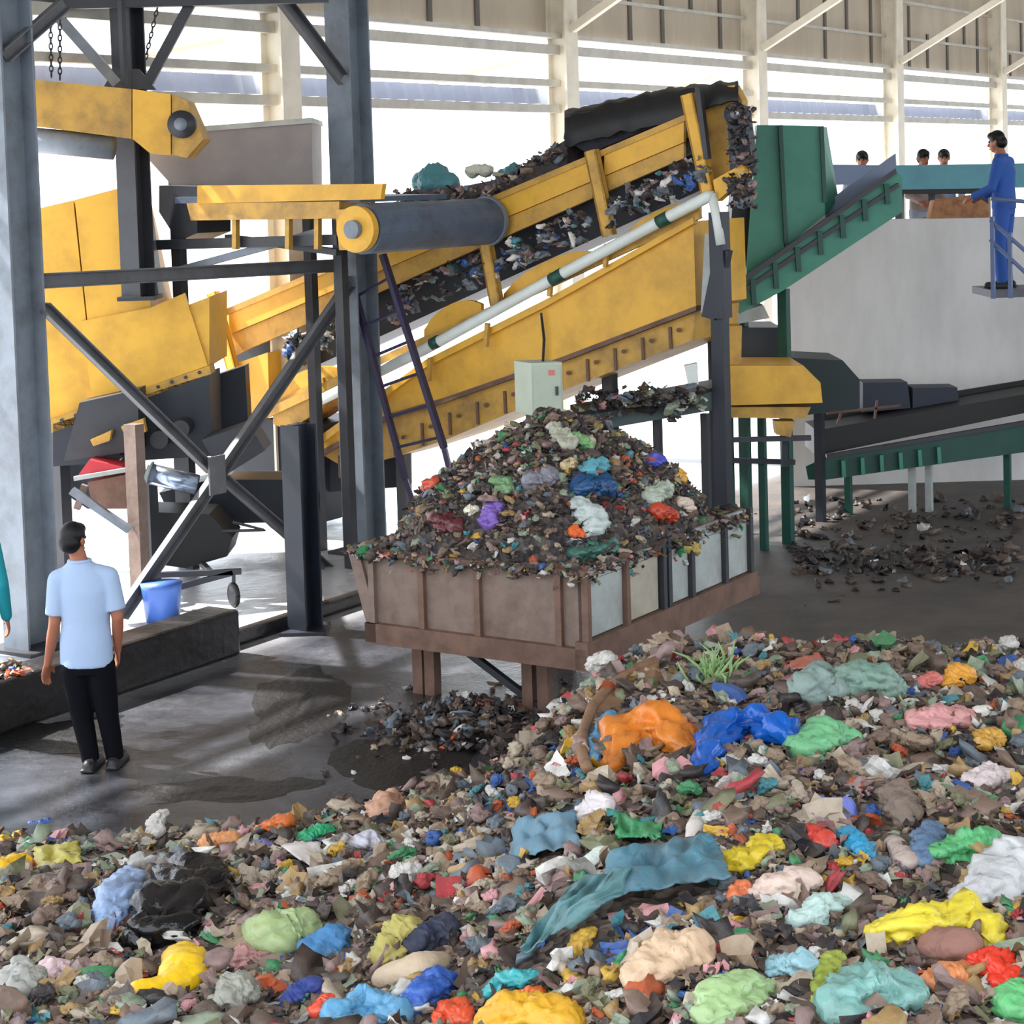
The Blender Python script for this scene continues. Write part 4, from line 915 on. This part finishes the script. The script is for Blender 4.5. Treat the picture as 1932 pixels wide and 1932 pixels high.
bag([(1118, 1625, 16), (1135, 1610, 14)], (222, 232, 224), 'cup_white', 'white crushed cup at the upper edge of the tarp', 'cup', 'crushed_cup', wr=.1)
bag([(1850, 1400, 22), (1872, 1395, 22)], (214, 164, 76), 'golden', 'golden crinkled wrapper high on the right slope', 'wrapper', 'wrapper', wr=.38)
bag([(1735, 1360, 24), (1770, 1355, 26), (1815, 1355, 22)], (214, 152, 150), 'rose', 'rose pink crumpled bag high on the right slope', wr=.38)
bag([(1845, 1480, 26), (1880, 1470, 28)], (232, 214, 214), 'blush', 'blush white crumpled bag below the golden wrapper', wr=.38)
bag([(1854, 1343, 15)], (228, 224, 214), 'ball_white', 'small white ball of paper right of the rose pink bag', 'paper', 'paper_ball', wr=.1)
sheet([(525, 1605), (605, 1598), (608, 1642), (590, 1650)], (228, 220, 216), 'paper_tri', 'white torn triangle of paper at the left of the heap', 'paper', 'torn_paper', nx=12, ny=8, fold=.02, seed=2.9, rough=.7)
bag([(580, 1582, 18), (610, 1572, 20)], (44, 168, 116), 'jade', 'jade green shiny bag near the toe of the heap', rough=.25)
bag([(500, 1565, 16), (535, 1552, 18)], (216, 112, 52), 'tangerine', 'tangerine scrap near the toe of the heap, left of the jade bag', 'scrap', 'plastic_scrap')
bag([(560, 1532, 5), (620, 1526, 6), (668, 1518, 5)], (206, 40, 48), 'red_strip', 'thin red strip along the edge of the wet floor', 'strip', 'plastic_strip', wr=.1)
bag([(395, 1590, 18), (430, 1585, 20)], (222, 150, 96), 'bread', 'orange and white crumpled wrapper right of the small dark heap', 'wrapper', 'wrapper')
bag([(475, 1605, 16), (500, 1600, 16)], (116, 112, 170), 'violet', 'violet blue scrap below the tangerine scrap', 'scrap', 'plastic_scrap')
bag([(40, 1840, 34), (25, 1865, 30)], (176, 176, 170), 'grey_clear', 'grey translucent bag at the left edge', rough=.3)
bag([(95, 1835, 26), (115, 1830, 22)], (220, 190, 192), 'pink_paper', 'white and pink bundle right of the grey translucent bag', 'bundle', 'paper_bundle')
bag([(690, 1590, 22), (715, 1592, 18)], (208, 206, 220), 'lilac_white', 'lilac white bag in the middle left of the heap', rough=.4)
bag([(718, 1530, 26), (738, 1515, 22)], (204, 156, 130), 'peach_brown', 'peach brown bag at the top of the slope near the wet floor', rough=.5)
bag([(855, 1642, 9), (905, 1632, 11), (955, 1622, 9)], (196, 164, 130), 'wood', 'pale broken stick of wood lying across the middle of the heap', 'stick', 'wooden_stick', wr=.06, rough=.8)
bag([(1080, 1850, 13), (1085, 1800, 16), (1110, 1765, 18)], (204, 162, 60), 'banana', 'ochre yellow banana-like curl below the large tarp', 'peel', 'fruit_peel')
bag([(730, 1845, 24), (790, 1825, 28), (830, 1815, 20)], (198, 176, 150), 'card_tube', 'beige cardboard roll below the straw-coloured mesh bag', 'cardboard', 'cardboard_roll', wr=.06, rough=.8)
bag([(550, 1885, 20), (585, 1865, 24)], (40, 60, 130), 'ink_blue', 'ink blue rag left of the sky blue bag', 'rag', 'rag', rough=.7)
bag([(600, 1905, 18), (615, 1893, 18)], (226, 84, 56), 'poppy', 'poppy red flower-like scrap at the bottom left of centre', 'scrap', 'plastic_scrap', wr=.3)
bag([(450, 1870, 34), (430, 1885, 30)], (150, 150, 138), 'ash', 'ash grey bag beside the bright yellow L-shaped bag', rough=.4)
bag([(455, 1810, 26), (480, 1805, 24)], (190, 140, 136), 'dusty_pink', 'dusty pink crumpled bag below the round pale green bag', wr=.38)
bag([(1690, 1500, 30), (1710, 1540, 26)], (128, 112, 100), 'mud', 'muddy brown long sack in the right half of the slope', 'sack', 'woven_sack', rough=.7)
bag([(1755, 1575, 26), (1740, 1620, 24)], (96, 124, 156), 'steel_blue', 'steel blue bag left of the mid green bag', rough=.4)
bag([(60, 1562, 14), (95, 1560, 14)], (56, 96, 170), 'azure', 'azure blue scrap at the left toe of the heap', 'scrap', 'plastic_scrap')
bag([(1690, 1590, 16), (1710, 1625, 20)], (188, 168, 160), 'putty', 'putty-coloured flap standing left of the steel blue bag', 'flap', 'cardboard_flap', wr=.14)
# leafy greens on the crest
lg = MB()
for k in range(46):
    b = PP(1345+random.gauss(0, 16), 1285+random.gauss(0, 10)); t = b+Vector((random.gauss(0, .07), random.gauss(0, .05), random.uniform(.08, .2))); m_ = b.lerp(t, .5)+Vector((random.gauss(0, .02), 0, .02))
    lg.tube([b, m_, t], [.006, .009, .002], 5)
tag(lg.build('leafy_greens', mat('stalk_green', (136, 168, 108), .6), smooth=True), 'bunch of pale green stalks sticking up on the crest behind the orange sack', 'vegetable')
# wicker basket half buried, blue liner
bk = thing('bamboo_basket', PP(1180, 1400), 'large brown basket rim half buried left of the orange sack', 'basket')
def arc(o=0):
    return [PP(x, y)+Vector((0, .0, .05+o)) for x, y in ((1240, 1262), (1195, 1280), (1150, 1312), (1118, 1350), (1102, 1395), (1098, 1440), (1108, 1468))]
MB().tube(arc(), .03, 10).build('rim', mat('bamboo', (142, 108, 82), .7, dirt=(96, 70, 54), damt=.6, dscale=12, bump=.4), bk, smooth=True)
mb = MB(); a1 = arc(-.01); a2 = [PP(x, y)+Vector((0, .1, -.06)) for x, y in ((1262, 1300), (1225, 1315), (1190, 1340), (1160, 1370), (1142, 1405), (1130, 1435), (1128, 1460))]
mb.add(a1+a2, [(i, i+1, i+8, i+7) for i in range(6)])
o = mb.build('woven_side', mat('bamboo', (142, 108, 82)), bk); md = o.modifiers.new('s', 'SOLIDIFY'); md.thickness = .012
bag([(1118, 1440, 12), (1130, 1395, 17), (1150, 1355, 14)], (90, 160, 208), 'liner_blue', 'pale blue plastic strip inside the half-buried basket rim', 'strip', 'plastic_strip', rough=.25)
# rubbish in the bin, single pieces
for px, rgb, key, lab, ct in (
    ([(925, 985, 16), (932, 960, 14)], (124, 92, 176), 'purple', 'purple packet on the front of the heap in the bin', 'packet'),
    ([(1095, 955, 18), (1120, 985, 22), (1105, 1005, 12)], (190, 200, 198), 'white_sheet', 'large white crumpled sheet on the front of the heap in the bin', 'paper'),
    ([(1085, 1003, 12), (1095, 1008, 10)], (228, 104, 44), 'bin_orange', 'orange scrap under the white sheet in the bin', 'scrap'),
    ([(1100, 920, 22), (1135, 915, 24)], (26, 76, 124), 'bin_blue', 'dark blue cloth in the middle of the bin heap', 'cloth'),
    ([(1110, 885, 16), (1130, 880, 16)], (90, 160, 176), 'bin_teal', 'pale teal bag just above the dark blue cloth in the bin', 'bag'),
    ([(840, 985, 22), (860, 995, 18)], (92, 34, 42), 'bin_maroon', 'maroon cloth at the left front of the bin heap', 'cloth'),
    ([(890, 963, 11)], (232, 228, 204), 'bin_cream', 'small round cream scrap left of the purple packet', 'scrap'),
    ([(772, 905, 14), (786, 912, 10)], (206, 88, 62), 'bin_red', 'orange-red scrap at the upper left of the bin heap', 'scrap'),
    ([(945, 910, 16), (958, 920, 14)], (118, 156, 110), 'bin_green', 'dull green bag left of the middle of the bin heap', 'bag'),
    ([(1010, 905, 22), (1035, 900, 18)], (124, 124, 134), 'bin_grey', 'grey stone-like lump at the centre of the bin heap', 'lump'),
    ([(1050, 815, 18), (1068, 835, 18)], (178, 178, 160), 'bin_pale', 'pale torn sack near the top of the bin heap', 'sack'),
    ([(1230, 870, 14), (1240, 866, 12)], (76, 88, 196), 'bin_indigo', 'indigo scrap on the right shoulder of the bin heap', 'scrap'),
    ([(1240, 965, 20), (1262, 975, 14)], (196, 72, 48), 'bin_rust', 'rusty red packet on the right face of the bin heap', 'packet'),
    ([(1340, 885, 14), (1325, 890, 12)], (222, 170, 74), 'bin_amber', 'amber scrap at the upper right of the bin heap', 'scrap'),
    ([(1245, 925, 20), (1225, 935, 18)], (176, 188, 170), 'bin_silver', 'silvery wrinkled bag on the right face of the bin heap', 'bag'),
    ([(1295, 955, 14), (1285, 950, 12)], (226, 206, 188), 'bin_cup', 'pale cup-shaped scrap right of the silvery bag', 'scrap'),
    ([(1285, 1025, 16), (1305, 1032, 16)], (184, 160, 78), 'bin_straw', 'straw-yellow scrap hanging over the right rim of the bin', 'scrap'),
    ([(1150, 1030, 16), (1090, 1042, 18)], (58, 104, 92), 'bin_bottle', 'bottle-green bag along the front rim of the bin', 'bag'),
    ([(1068, 880, 10), (1076, 872, 10)], (214, 190, 150), 'bin_sand', 'sandy scrap left of the pale teal bag in the bin', 'scrap'),
    ([(1090, 828, 14), (1108, 838, 12)], (130, 176, 116), 'bin_leaf', 'light green scrap near the top right of the pale torn sack', 'scrap')):
    bag(px, rgb, key, lab, ct, name='plastic_'+ct if ct in ('bag', 'packet', 'scrap') else {'cloth': 'cloth_bundle', 'paper': 'paper_sheet', 'lump': 'grey_lump', 'sack': 'torn_sack'}[ct], fn=LP_, sink=.05, damt=.15, wr=.38)
# smaller bags, copied from a few shapes, each with its own colour and place
PROTO = []
for k in range(9):
    a = Vector((-.45, 0, 0)); b = Vector((.45, random.uniform(-.3, .3), random.uniform(-.1, .2)))
    o = softblob('plastic_bag', [a, (a+b)/2+Vector((0, .25*random.uniform(-1, 1), .15)), b], [random.uniform(.4, .6), random.uniform(.6, .8), random.uniform(.3, .6)], MATS['scrap_tan'], 7+k*3.1, segs=30, wr=.42, flat=.8)
    dg = bpy.context.evaluated_depsgraph_get(); me = bpy.data.meshes.new_from_object(o.evaluated_get(dg)); PROTO.append(me); bpy.data.objects.remove(o)
GEN = [('brown', 'brown', 26), ('tan', 'tan', 30), ('beige', 'beige', 30), ('white', 'dirty white', 26), ('mauve', 'dull mauve', 20), ('sage', 'sage green', 22), ('slate', 'slate grey', 22), ('olive', 'olive', 16),
       ('ochre', 'ochre', 14), ('black', 'black', 18), ('blue', 'blue', 10), ('rust', 'rust orange', 10), ('gold', 'golden yellow', 7), ('green', 'green', 12), ('crimson', 'crimson', 9), ('pink', 'pink', 12), ('teal', 'teal', 12)]
def region(x, y):
    c = 'left' if x < 644 else ('middle' if x < 1288 else 'right')
    r = ('upper edge' if y < (1640 if x < 900 else 1480) else ('central band' if y < 1760 else 'lower edge'))
    return f'{r} of the foreground heap, {c} third of the photo'
def clear(x, y, r, inbin):
    for px, b in USED:
        if b != inbin: continue
        for (a, c, q) in px:
            if (a-x)**2+(c-y)**2 < (q*1.15+r)**2: return False
    return True
placed = []
for key, word, cnt in GEN:
    for i in range(cnt):
        shrink = 1.0
        for tr in range(140):
            shrink *= .994; x = random.uniform(-10, 1940); y = random.uniform(1235, 1930); p = march(x, y, heap, 4.5, 13.2, .05)
            if p is None or p.z < .03: continue
            r = min(54, 22*math.exp(abs(random.gauss(0, .45))))*(7.5/p.y)**.6*shrink
            if clear(x, y, r, False) and all((a-x)**2+(b-y)**2 > (.52*(q+r))**2 for a, b, q in placed): break
        else: continue
        placed.append((x, y, r)); rw = r*p.y/F
        o = bpy.data.objects.new('plastic_bag', random.choice(PROTO)); COL.objects.link(o)
        o.location = p+Vector((0, .3*rw, rw*.25)); o.scale = (rw*random.uniform(.9, 1.3), rw*random.uniform(.8, 1.1), rw*random.uniform(.7, 1.0))
        o.rotation_euler = (random.gauss(0, .35), random.gauss(0, .35), random.uniform(0, 6.28))
        o.material_slots[0].link = 'OBJECT'; o.material_slots[0].material = MATS['scrap_'+key]
        rg = region(x, y); tag(o, f'small crumpled {word} bag, {rg}'.replace('of the foreground heap, ', 'of the foreground heap, '), 'bag', f'{word} small bags, {rg}')
placed = []
for i in range(110):
    for tr in range(60):
        x = random.uniform(640, 1470); y = random.uniform(780, 1070); p = LP_(x, y)
        if p is None: continue
        r = random.uniform(8, 15)
        if clear(x, y, r, True) and all((a-x)**2+(b-y)**2 > (.7*(q+r))**2 for a, b, q in placed): break
    else: continue
    placed.append((x, y, r)); rw = r*p.y/F; key, word, _ = random.choice(GEN[:10]+GEN[:10]+GEN)
    o = bpy.data.objects.new('plastic_scrap', random.choice(PROTO)); COL.objects.link(o); o.location = p+Vector((0, 0, rw*.3))
    o.scale = (rw*1.2, rw, rw*.8); o.rotation_euler = (random.gauss(0, .5), random.gauss(0, .5), random.uniform(0, 6.28))
    o.material_slots[0].link = 'OBJECT'; o.material_slots[0].material = MATS['scrap_'+key]
    sd2 = 'left' if x < 900 else ('middle' if x < 1170 else 'right'); hh = 'upper' if y < 930 else 'lower'
    tag(o, f'small {word} scrap on the {hh} {sd2} part of the heap in the bin', 'scrap', f'{word} scraps, {hh} {sd2} of the bin heap')
RI = R.transposed()
def proj(p):
    v = RI @ (Vector(p)-CAM); return PPX+F*v.x/-v.z, PPY-F*v.y/-v.z
def covered(x, y, z):
    a, b = proj((x, y, z))
    for q in QUADS:
        sg = [(q[(i+1) % 4][0]-q[i][0])*(b-q[i][1])-(q[(i+1) % 4][1]-q[i][1])*(a-q[i][0]) for i in range(4)]
        if min(sg) > 0 or max(sg) < 0: return True
    for px, b_ in USED:
        if not b_:
            for (c, d, q) in px:
                if q < 90 and (c-a)**2+((d-b)*1.1)**2 < (q*.95)**2: return True
    return False
pts = []
while len(pts) < 14000:
    y = random.uniform(5.4, 13.1); x = random.uniform(-.33, .33)*y; h = heap(x, y)
    if h < -.04: continue
    if covered(x, y, h): continue
    s = min(.085, .019*math.exp(random.gauss(.3, .6)))
    pts.append(((x, y, h+s*.25), s))
mass(pts, 'rubbish_heap', dict(brown=8, tan=7, dark=9, umber=8, beige=7, white=6, mauve=6, olive=4, sage=4, slate=4, ochre=3, black=6, blue=1.2, rust=1.2, gold=1, green=1.5, crimson=1.1, pink=1.5, teal=1.2),
     base=(*heap_base, grit('heap_grit', (92, 78, 70), (124, 106, 94), (56, 48, 46))), label='mass of mixed shredded rubbish filling the whole foreground', cat='rubbish')
# bundles on the yellow conveyor and plastic caught along its side
for (x, y, r), lab in (((822, 336, 46), 'rounded teal bag riding on the yellow conveyor, left one'), ((970, 328, 36), 'rounded teal bag riding on the yellow conveyor, right one')):
    c = MP(x, y, -.5); rw = r*c.y/F; c2 = Vector(c); c2.z -= rw*.2
    o = softblob('plastic_bag', [c2-N*rw*.5, c2, c2+N*rw*.5], [rw*.6, rw*.95, rw*.6], film('belt_teal', (70, 140, 150), .4), x*.01, flat=.9); tag(o, lab, 'bag')
c = MP(905, 322, -.45); o = softblob('plastic_bag', [c-N*.08, c+N*.08], [.09, .08], film('belt_white', (226, 226, 206), .35), 3.3, wr=.3); tag(o, 'white crumpled bag between the two teal bags on the conveyor', 'bag')
pts = []
for seg in ((540, 640), (730, 905), (935, 1115), (1150, 1335)):
    for k in range(90):
        x = random.uniform(*seg); y = bot(x)+random.uniform(8, 70); p = MP(x, y, .12+random.uniform(-.03, .06)); pts.append((tuple(p), random.uniform(.02, .07)))
mass(pts, 'wedged_plastic', dict(slate=8, black=3, blue=1.5, white=2, teal=1, mauve=2, dark=3), label='blue-grey crumpled plastic caught along the open side of the yellow conveyor', cat='rubbish')
pts = []
for k in range(170):
    t = random.random(); x = 745+320*t; y = (362-12*t if t < .5 else 356-170*(t-.5))+random.uniform(-4, 26); p = MP(x, y, .2-random.uniform(0, .5)); pts.append((tuple(p), random.uniform(.02, .06)))
mass(pts, 'carried_waste', dict(brown=5, dark=6, black=4, slate=5, mauve=3, beige=2, teal=1), label='brown and grey waste carried up on top of the yellow conveyor', cat='rubbish')
pts = []
for k in range(120):
    x = random.uniform(1375, 1425); y = random.uniform(200, 390); p = MP(x, y, .2); pts.append((tuple(p), random.uniform(.02, .05)))
mass(pts, 'hanging_waste', dict(slate=5, dark=5, black=5, mauve=2, white=1, brown=3), label='waste hanging from the head of the yellow conveyor', cat='rubbish')
pts = [(tuple(W(random.uniform(1090, 1330), random.gauss(755, 14), 17.9)), random.uniform(.02, .07)) for k in range(150)]
mass(pts, 'belt_waste', dict(black=6, dark=5, slate=4, white=1.5, pink=1, sage=2), label='waste lying on the low dark conveyor behind the bin', cat='rubbish')

# ------------------------------------------------------------------ people
def loft(mb, rings, sv, fv, n=24):
    vs = []; fs = []
    for c, rx, ry in rings:
        for k in range(n): t = 2*math.pi*k/n; vs.append(Vector(c)+sv*rx*math.cos(t)+fv*ry*math.sin(t))
    for i in range(len(rings)-1):
        for k in range(n): fs.append((i*n+k, i*n+(k+1) % n, (i+1)*n+(k+1) % n, (i+1)*n+k))
    fs.append(tuple(range(n-1, -1, -1))); fs.append(tuple((len(rings)-1)*n+k for k in range(n))); mb.add(vs, fs)
def limb(mb, pts, rs, n=16):
    mb.tube(pts, rs, n)
    for p, r in zip(pts, rs): mb.ball(p, r, seg=14, rings=9)
def skinned(mb, name, m, parent, vox, it=6):
    o = mb.build(name, m, parent, smooth=True)
    r = o.modifiers.new('r', 'REMESH'); r.mode = 'VOXEL'; r.voxel_size = vox; r.use_smooth_shade = True
    s_ = o.modifiers.new('s', 'SMOOTH'); s_.factor = .5; s_.iterations = it
    dg = bpy.context.evaluated_depsgraph_get(); me = bpy.data.meshes.new_from_object(o.evaluated_get(dg)); o.modifiers.clear(); o.data = me
    me.polygons.foreach_set('use_smooth', [True]*len(me.polygons)); return o
def hand(mb, wr, d, side, palm_n):
    """wrist, direction of the fingers, thumb side, palm normal"""
    d = d.normalized(); side = (side-d*side.dot(d)).normalized(); pn = d.cross(side).normalized()
    if pn.dot(palm_n) < 0: pn = -pn
    k0 = wr+d*.09
    loft(mb, [(wr-d*.01, .026, .018), (wr+d*.03, .036, .016), (wr+d*.07, .041, .014), (k0, .038, .012)], side, pn, 16)
    for j, (off, L) in enumerate(((.030, .070), (.010, .078), (-.010, .072), (-.029, .056))):
        b = k0-d*.012+side*off; p1 = b+d*L*.5+pn*.008; p2 = p1+(d*.85+pn*.5).normalized()*L*.32; p3 = p2+(d*.6+pn*.8).normalized()*L*.24
        limb(mb, [b, p1, p2, p3], [.0095, .009, .0082, .007], 8)
    b = wr+d*.028+side*.03; p1 = b+(side*.75+d*.7).normalized()*.036; p2 = p1+(d*.95+side*.2+pn*.25).normalized()*.032
    limb(mb, [b, p1, p2], [.013, .011, .0085], 8)
def person(label, J, fwd, head_dir, shirt, trousers, sleeve=.62, vox=.007, scale=1.0, shoes=True, hem=.0, hairm=HAIR, collar=True, loc=None, shirt_name='shirt'):
    fv = Vector(fwd).normalized(); sv = fv.cross(Vector((0, 0, 1))).normalized()     # sv = the person's right
    s = scale; V = lambda k: Vector(J[k])
    foot = (V('anL')+V('anR'))/2; root = thing('person', loc or Vector((foot.x, foot.y, min(J['anL'][2], J['anR'][2])-.07*s)), label, 'person')
    hv = Vector(head_dir).normalized(); hs = hv.cross(Vector((0, 0, 1))).normalized(); up = hs.cross(hv)
    hd = V('head'); nk = V('neck'); pel = V('pelvis'); ch = V('chest'); wa = pel.lerp(ch, .5)
    b = MB()
    # head: skull, jaw, nose, ears
    b.ball(hd+up*.02*s, .074*s, .074*s, .098*s); b.ball(hd+up*.025*s-hv*.02*s, .076*s, .076*s, .088*s)
    b.ball(hd-up*.045*s+hv*.03*s, .054*s, .054*s, .062*s); b.ball(hd-up*.08*s+hv*.055*s, .024*s, .024*s, .02*s)
    b.tube([hd+hv*.078*s+up*.02*s, hd+hv*.104*s-up*.02*s], [.008*s, .015*s], 8); b.ball(hd+hv*.1*s-up*.022*s, .014*s)
    for k in (-1, 1): b.ball(hd+hs*k*.078*s-hv*.005*s, .012*s, .02*s, .032*s)
    limb(b, [nk-Vector((0, 0, .03*s)), nk.lerp(hd, .35), hd-up*.04*s], [.062*s, .054*s, .052*s])
    rings = [(pel-Vector((0, 0, .10*s)), .15*s, .10*s), (pel, .162*s, .108*s), (wa, .140*s, .096*s), (ch, .165*s, .108*s), (ch.lerp(nk, .55), .15*s, .09*s), (nk-Vector((0, 0, .02*s)), .07*s, .06*s)]
    loft(b, rings, sv, fv)
    for k in 'LR':
        sh, el, wr = V('sh'+k), V('el'+k), V('wr'+k)
        limb(b, [ch.lerp(nk, .6), sh], [.07*s, .058*s]); limb(b, [sh, sh.lerp(el, .5), el], [.056*s, .048*s, .040*s]); limb(b, [el, el.lerp(wr, .35), wr], [.039*s, .039*s, .026*s])
        hand(b, wr, wr-el, fv*.8-sv*(1 if k == 'R' else -1)*.5, -sv if k == 'R' else sv)
        hp, kn, an = V('hip'+k), V('kn'+k), V('an'+k)
        limb(b, [hp, hp.lerp(kn, .4), kn], [.088*s, .08*s, .058*s]); limb(b, [kn, kn.lerp(an, .35), an], [.056*s, .057*s, .036*s])
        limb(b, [an-Vector((0, 0, .03*s))-fv*.03*s, an+fv*.07*s-Vector((0, 0, .045*s)), an+fv*.15*s-Vector((0, 0, .05*s))], [.034*s, .032*s, .024*s])
    skinned(b, 'body', SKIN, root, vox*s, 4)
    e = MB()
    for k in (-1, 1): e.ball(hd+hs*k*.032*s+hv*.072*s+up*.02*s, .012*s, seg=10, rings=8)
    e.build('eyes', BLACK, root, smooth=True)
    e = MB(); e.tube([hd+hv*.088*s-up*.055*s-hs*.02*s, hd+hv*.092*s-up*.055*s, hd+hv*.088*s-up*.055*s+hs*.02*s], .006*s, 8); e.build('mouth', mat('lips', (130, 70, 62)), root, smooth=True)
    h = MB(); h.ball(hd+up*.04*s-hv*.015*s, .086*s, .088*s, .092*s); h.ball(hd-up*.01*s-hv*.04*s, .076*s, .076*s, .075*s)
    h.ball(hd+up*.075*s+hv*.03*s, .06*s, .06*s, .045*s); skinned(h, 'hair', hairm, root, .008*s, 3)
    c = MB(); z = Vector((0, 0, hem-.06*s))
    loft(c, [(pel+z, .178*s, .125*s), (pel+Vector((0, 0, .06)), .176*s, .124*s), (wa, .162*s, .115*s), (ch, .184*s, .124*s), (ch.lerp(nk, .5), .172*s, .106*s), (ch.lerp(nk, .82), .115*s, .085*s), (nk, .075*s, .07*s)], sv, fv, 32)
    for k in 'LR':
        sh, el, wr = V('sh'+k), V('el'+k), V('wr'+k); limb(c, [ch.lerp(nk, .6), sh], [.08*s, .07*s])
        if sleeve <= 1: e2 = sh.lerp(el, sleeve); c.tube([sh, sh.lerp(e2, .5), e2], [.072*s, .07*s, .068*s], 20)
        else: limb(c, [sh, el, el.lerp(wr, .92)], [.07*s, .054*s, .042*s])
    skinned(c, shirt_name, shirt, root, .009*s, 4)
    if collar:
        c = MB(); c.tube([nk+(sv*math.cos(t)*.068+fv*math.sin(t)*.064)*s+Vector((0, 0, .0)) for t in [2*math.pi*k/18 for k in range(19)]], .014*s, 8, cap=False); c.build('collar', shirt, root, smooth=True)
    t = MB(); loft(t, [(pel+Vector((0, 0, .07*s)), .160*s, .112*s), (pel-Vector((0, 0, .04*s)), .170*s, .118*s), (pel-Vector((0, 0, .13*s)), .16*s, .105*s)], sv, fv, 28)
    for k in 'LR':
        hp, kn, an = V('hip'+k), V('kn'+k), V('an'+k); limb(t, [hp, hp.lerp(kn, .5), kn], [.098*s, .088*s, .072*s]); t.tube([kn, kn.lerp(an, .5), an-Vector((0, 0, .02*s))], [.072*s, .066*s, .06*s], 18)
    skinned(t, 'trousers', trousers, root, .009*s, 4)
    if shoes:
        for k in 'LR':
            an = V('an'+k); q = MB(); g0 = an-Vector((0, 0, .045*s))
            limb(q, [g0-fv*.05*s, g0+fv*.05*s, g0+fv*.16*s], [.045*s, .043*s, .036*s]); q.ball(an-fv*.01*s, .05*s, .05*s, .045*s)
            q.obox(g0-fv*.10*s-sv*.045*s-Vector((0, 0, .03*s)), fv*.29*s, sv*.09*s, Vector((0, 0, .02*s))); skinned(q, 'shoe', SHOE, root, .008*s, 3)
    return root
MD = 12.5
def J(px, py, dy=0): return W(px, py, MD+dy)
jm = dict(head=J(139, 1020, -.01), neck=J(150, 1058), chest=J(160, 1112), pelvis=J(163, 1232), shL=J(110, 1094), shR=J(204, 1088), elL=J(103, 1176, -.03), elR=J(222, 1165, -.02), wrL=J(90, 1252, .05), wrR=J(222, 1225, .08),
          hipL=J(141, 1258), hipR=J(190, 1255), knL=J(157, 1362, .03), knR=J(204, 1355, .03), anL=J(172, 1448), anR=J(218, 1446, .05))
for k in ('anL', 'anR'): jm[k].z = .08
person('man in a pale blue short-sleeved shirt and dark trousers seen from behind', jm, (.1, 1, 0), (.45, .9, -.1), SHIRT, TROU, sleeve=.82, hem=-.02)
# second man cut by the left edge
LD = 13.3; dx = W(-55, 1300, LD)
def K(x, y, z): return Vector((dx.x+x, LD+y, z))
person('person in a teal shirt cut off by the left edge of the photo', dict(head=K(0, 0, 1.62), neck=K(0, 0, 1.47), chest=K(0, 0, 1.28), pelvis=K(0, 0, .92), shL=K(-.19, 0, 1.38), shR=K(.19, 0, 1.38), elL=K(-.24, .02, 1.1), elR=K(.25, .0, 1.1), wrL=K(-.23, .1, .86), wrR=K(.25, .1, .84),
       hipL=K(-.09, 0, .87), hipR=K(.09, 0, .87), knL=K(-.1, .03, .47), knR=K(.1, .03, .47), anL=K(-.1, 0, .08), anR=K(.1, 0, .08)), (.1, 1, 0), (.1, 1, 0), TEALS, TEALS, sleeve=1.5)
# workers on the platform
def worker(px, D, label, hz, yaw, shirt, head_down=-.2, arms=.0, shirt_name='work_shirt', trous=BLUEW):
    c = W(px, 300, D); f = Vector((math.cos(yaw), math.sin(yaw), 0)); r = f.cross(Vector((0, 0, 1)))
    q = lambda x, y, z: Vector((c.x, D, hz))+r*x+f*y+Vector((0, 0, z))
    person(label, dict(head=q(0, .07, 1.58), neck=q(0, .02, 1.44), chest=q(0, 0, 1.26), pelvis=q(0, 0, .92), shL=q(-.18, 0, 1.36), shR=q(.18, 0, 1.36), elL=q(-.24, .06, 1.09), elR=q(.24, .06, 1.09), wrL=q(-.2, .28, 1.0), wrR=q(.2, .28, 1.0),
           hipL=q(-.09, 0, .87), hipR=q(.09, 0, .87), knL=q(-.1, .03, .47), knR=q(.1, .03, .47), anL=q(-.1, 0, .08), anR=q(.1, 0, .08)), f, Vector((f.x, f.y, head_down)), shirt, trous, sleeve=1.5, vox=.011, shirt_name=shirt_name)
worker(1893, 20.7, 'worker in blue overalls standing by the railing at upper right', 2.52, 2.6, BLUEW)
GREYS = mat('faded_grey_cloth', (150, 156, 172), .85)
worker(1628, 25.6, 'distant worker in grey bent over the line, leftmost of the three behind it', 2.40, -1.9, GREYS, trous=GREYS)
worker(1737, 25.8, 'distant worker behind the teal sorting line, middle of the three', 2.40, -1.2, mat('faded_brown_cloth', (150, 132, 128), .85), trous=GREYS)
worker(1780, 26.6, 'distant worker in pale blue, rightmost of the three behind the teal line', 2.40, -1.7, mat('faded_blue_cloth', (140, 160, 190), .85), trous=GREYS)
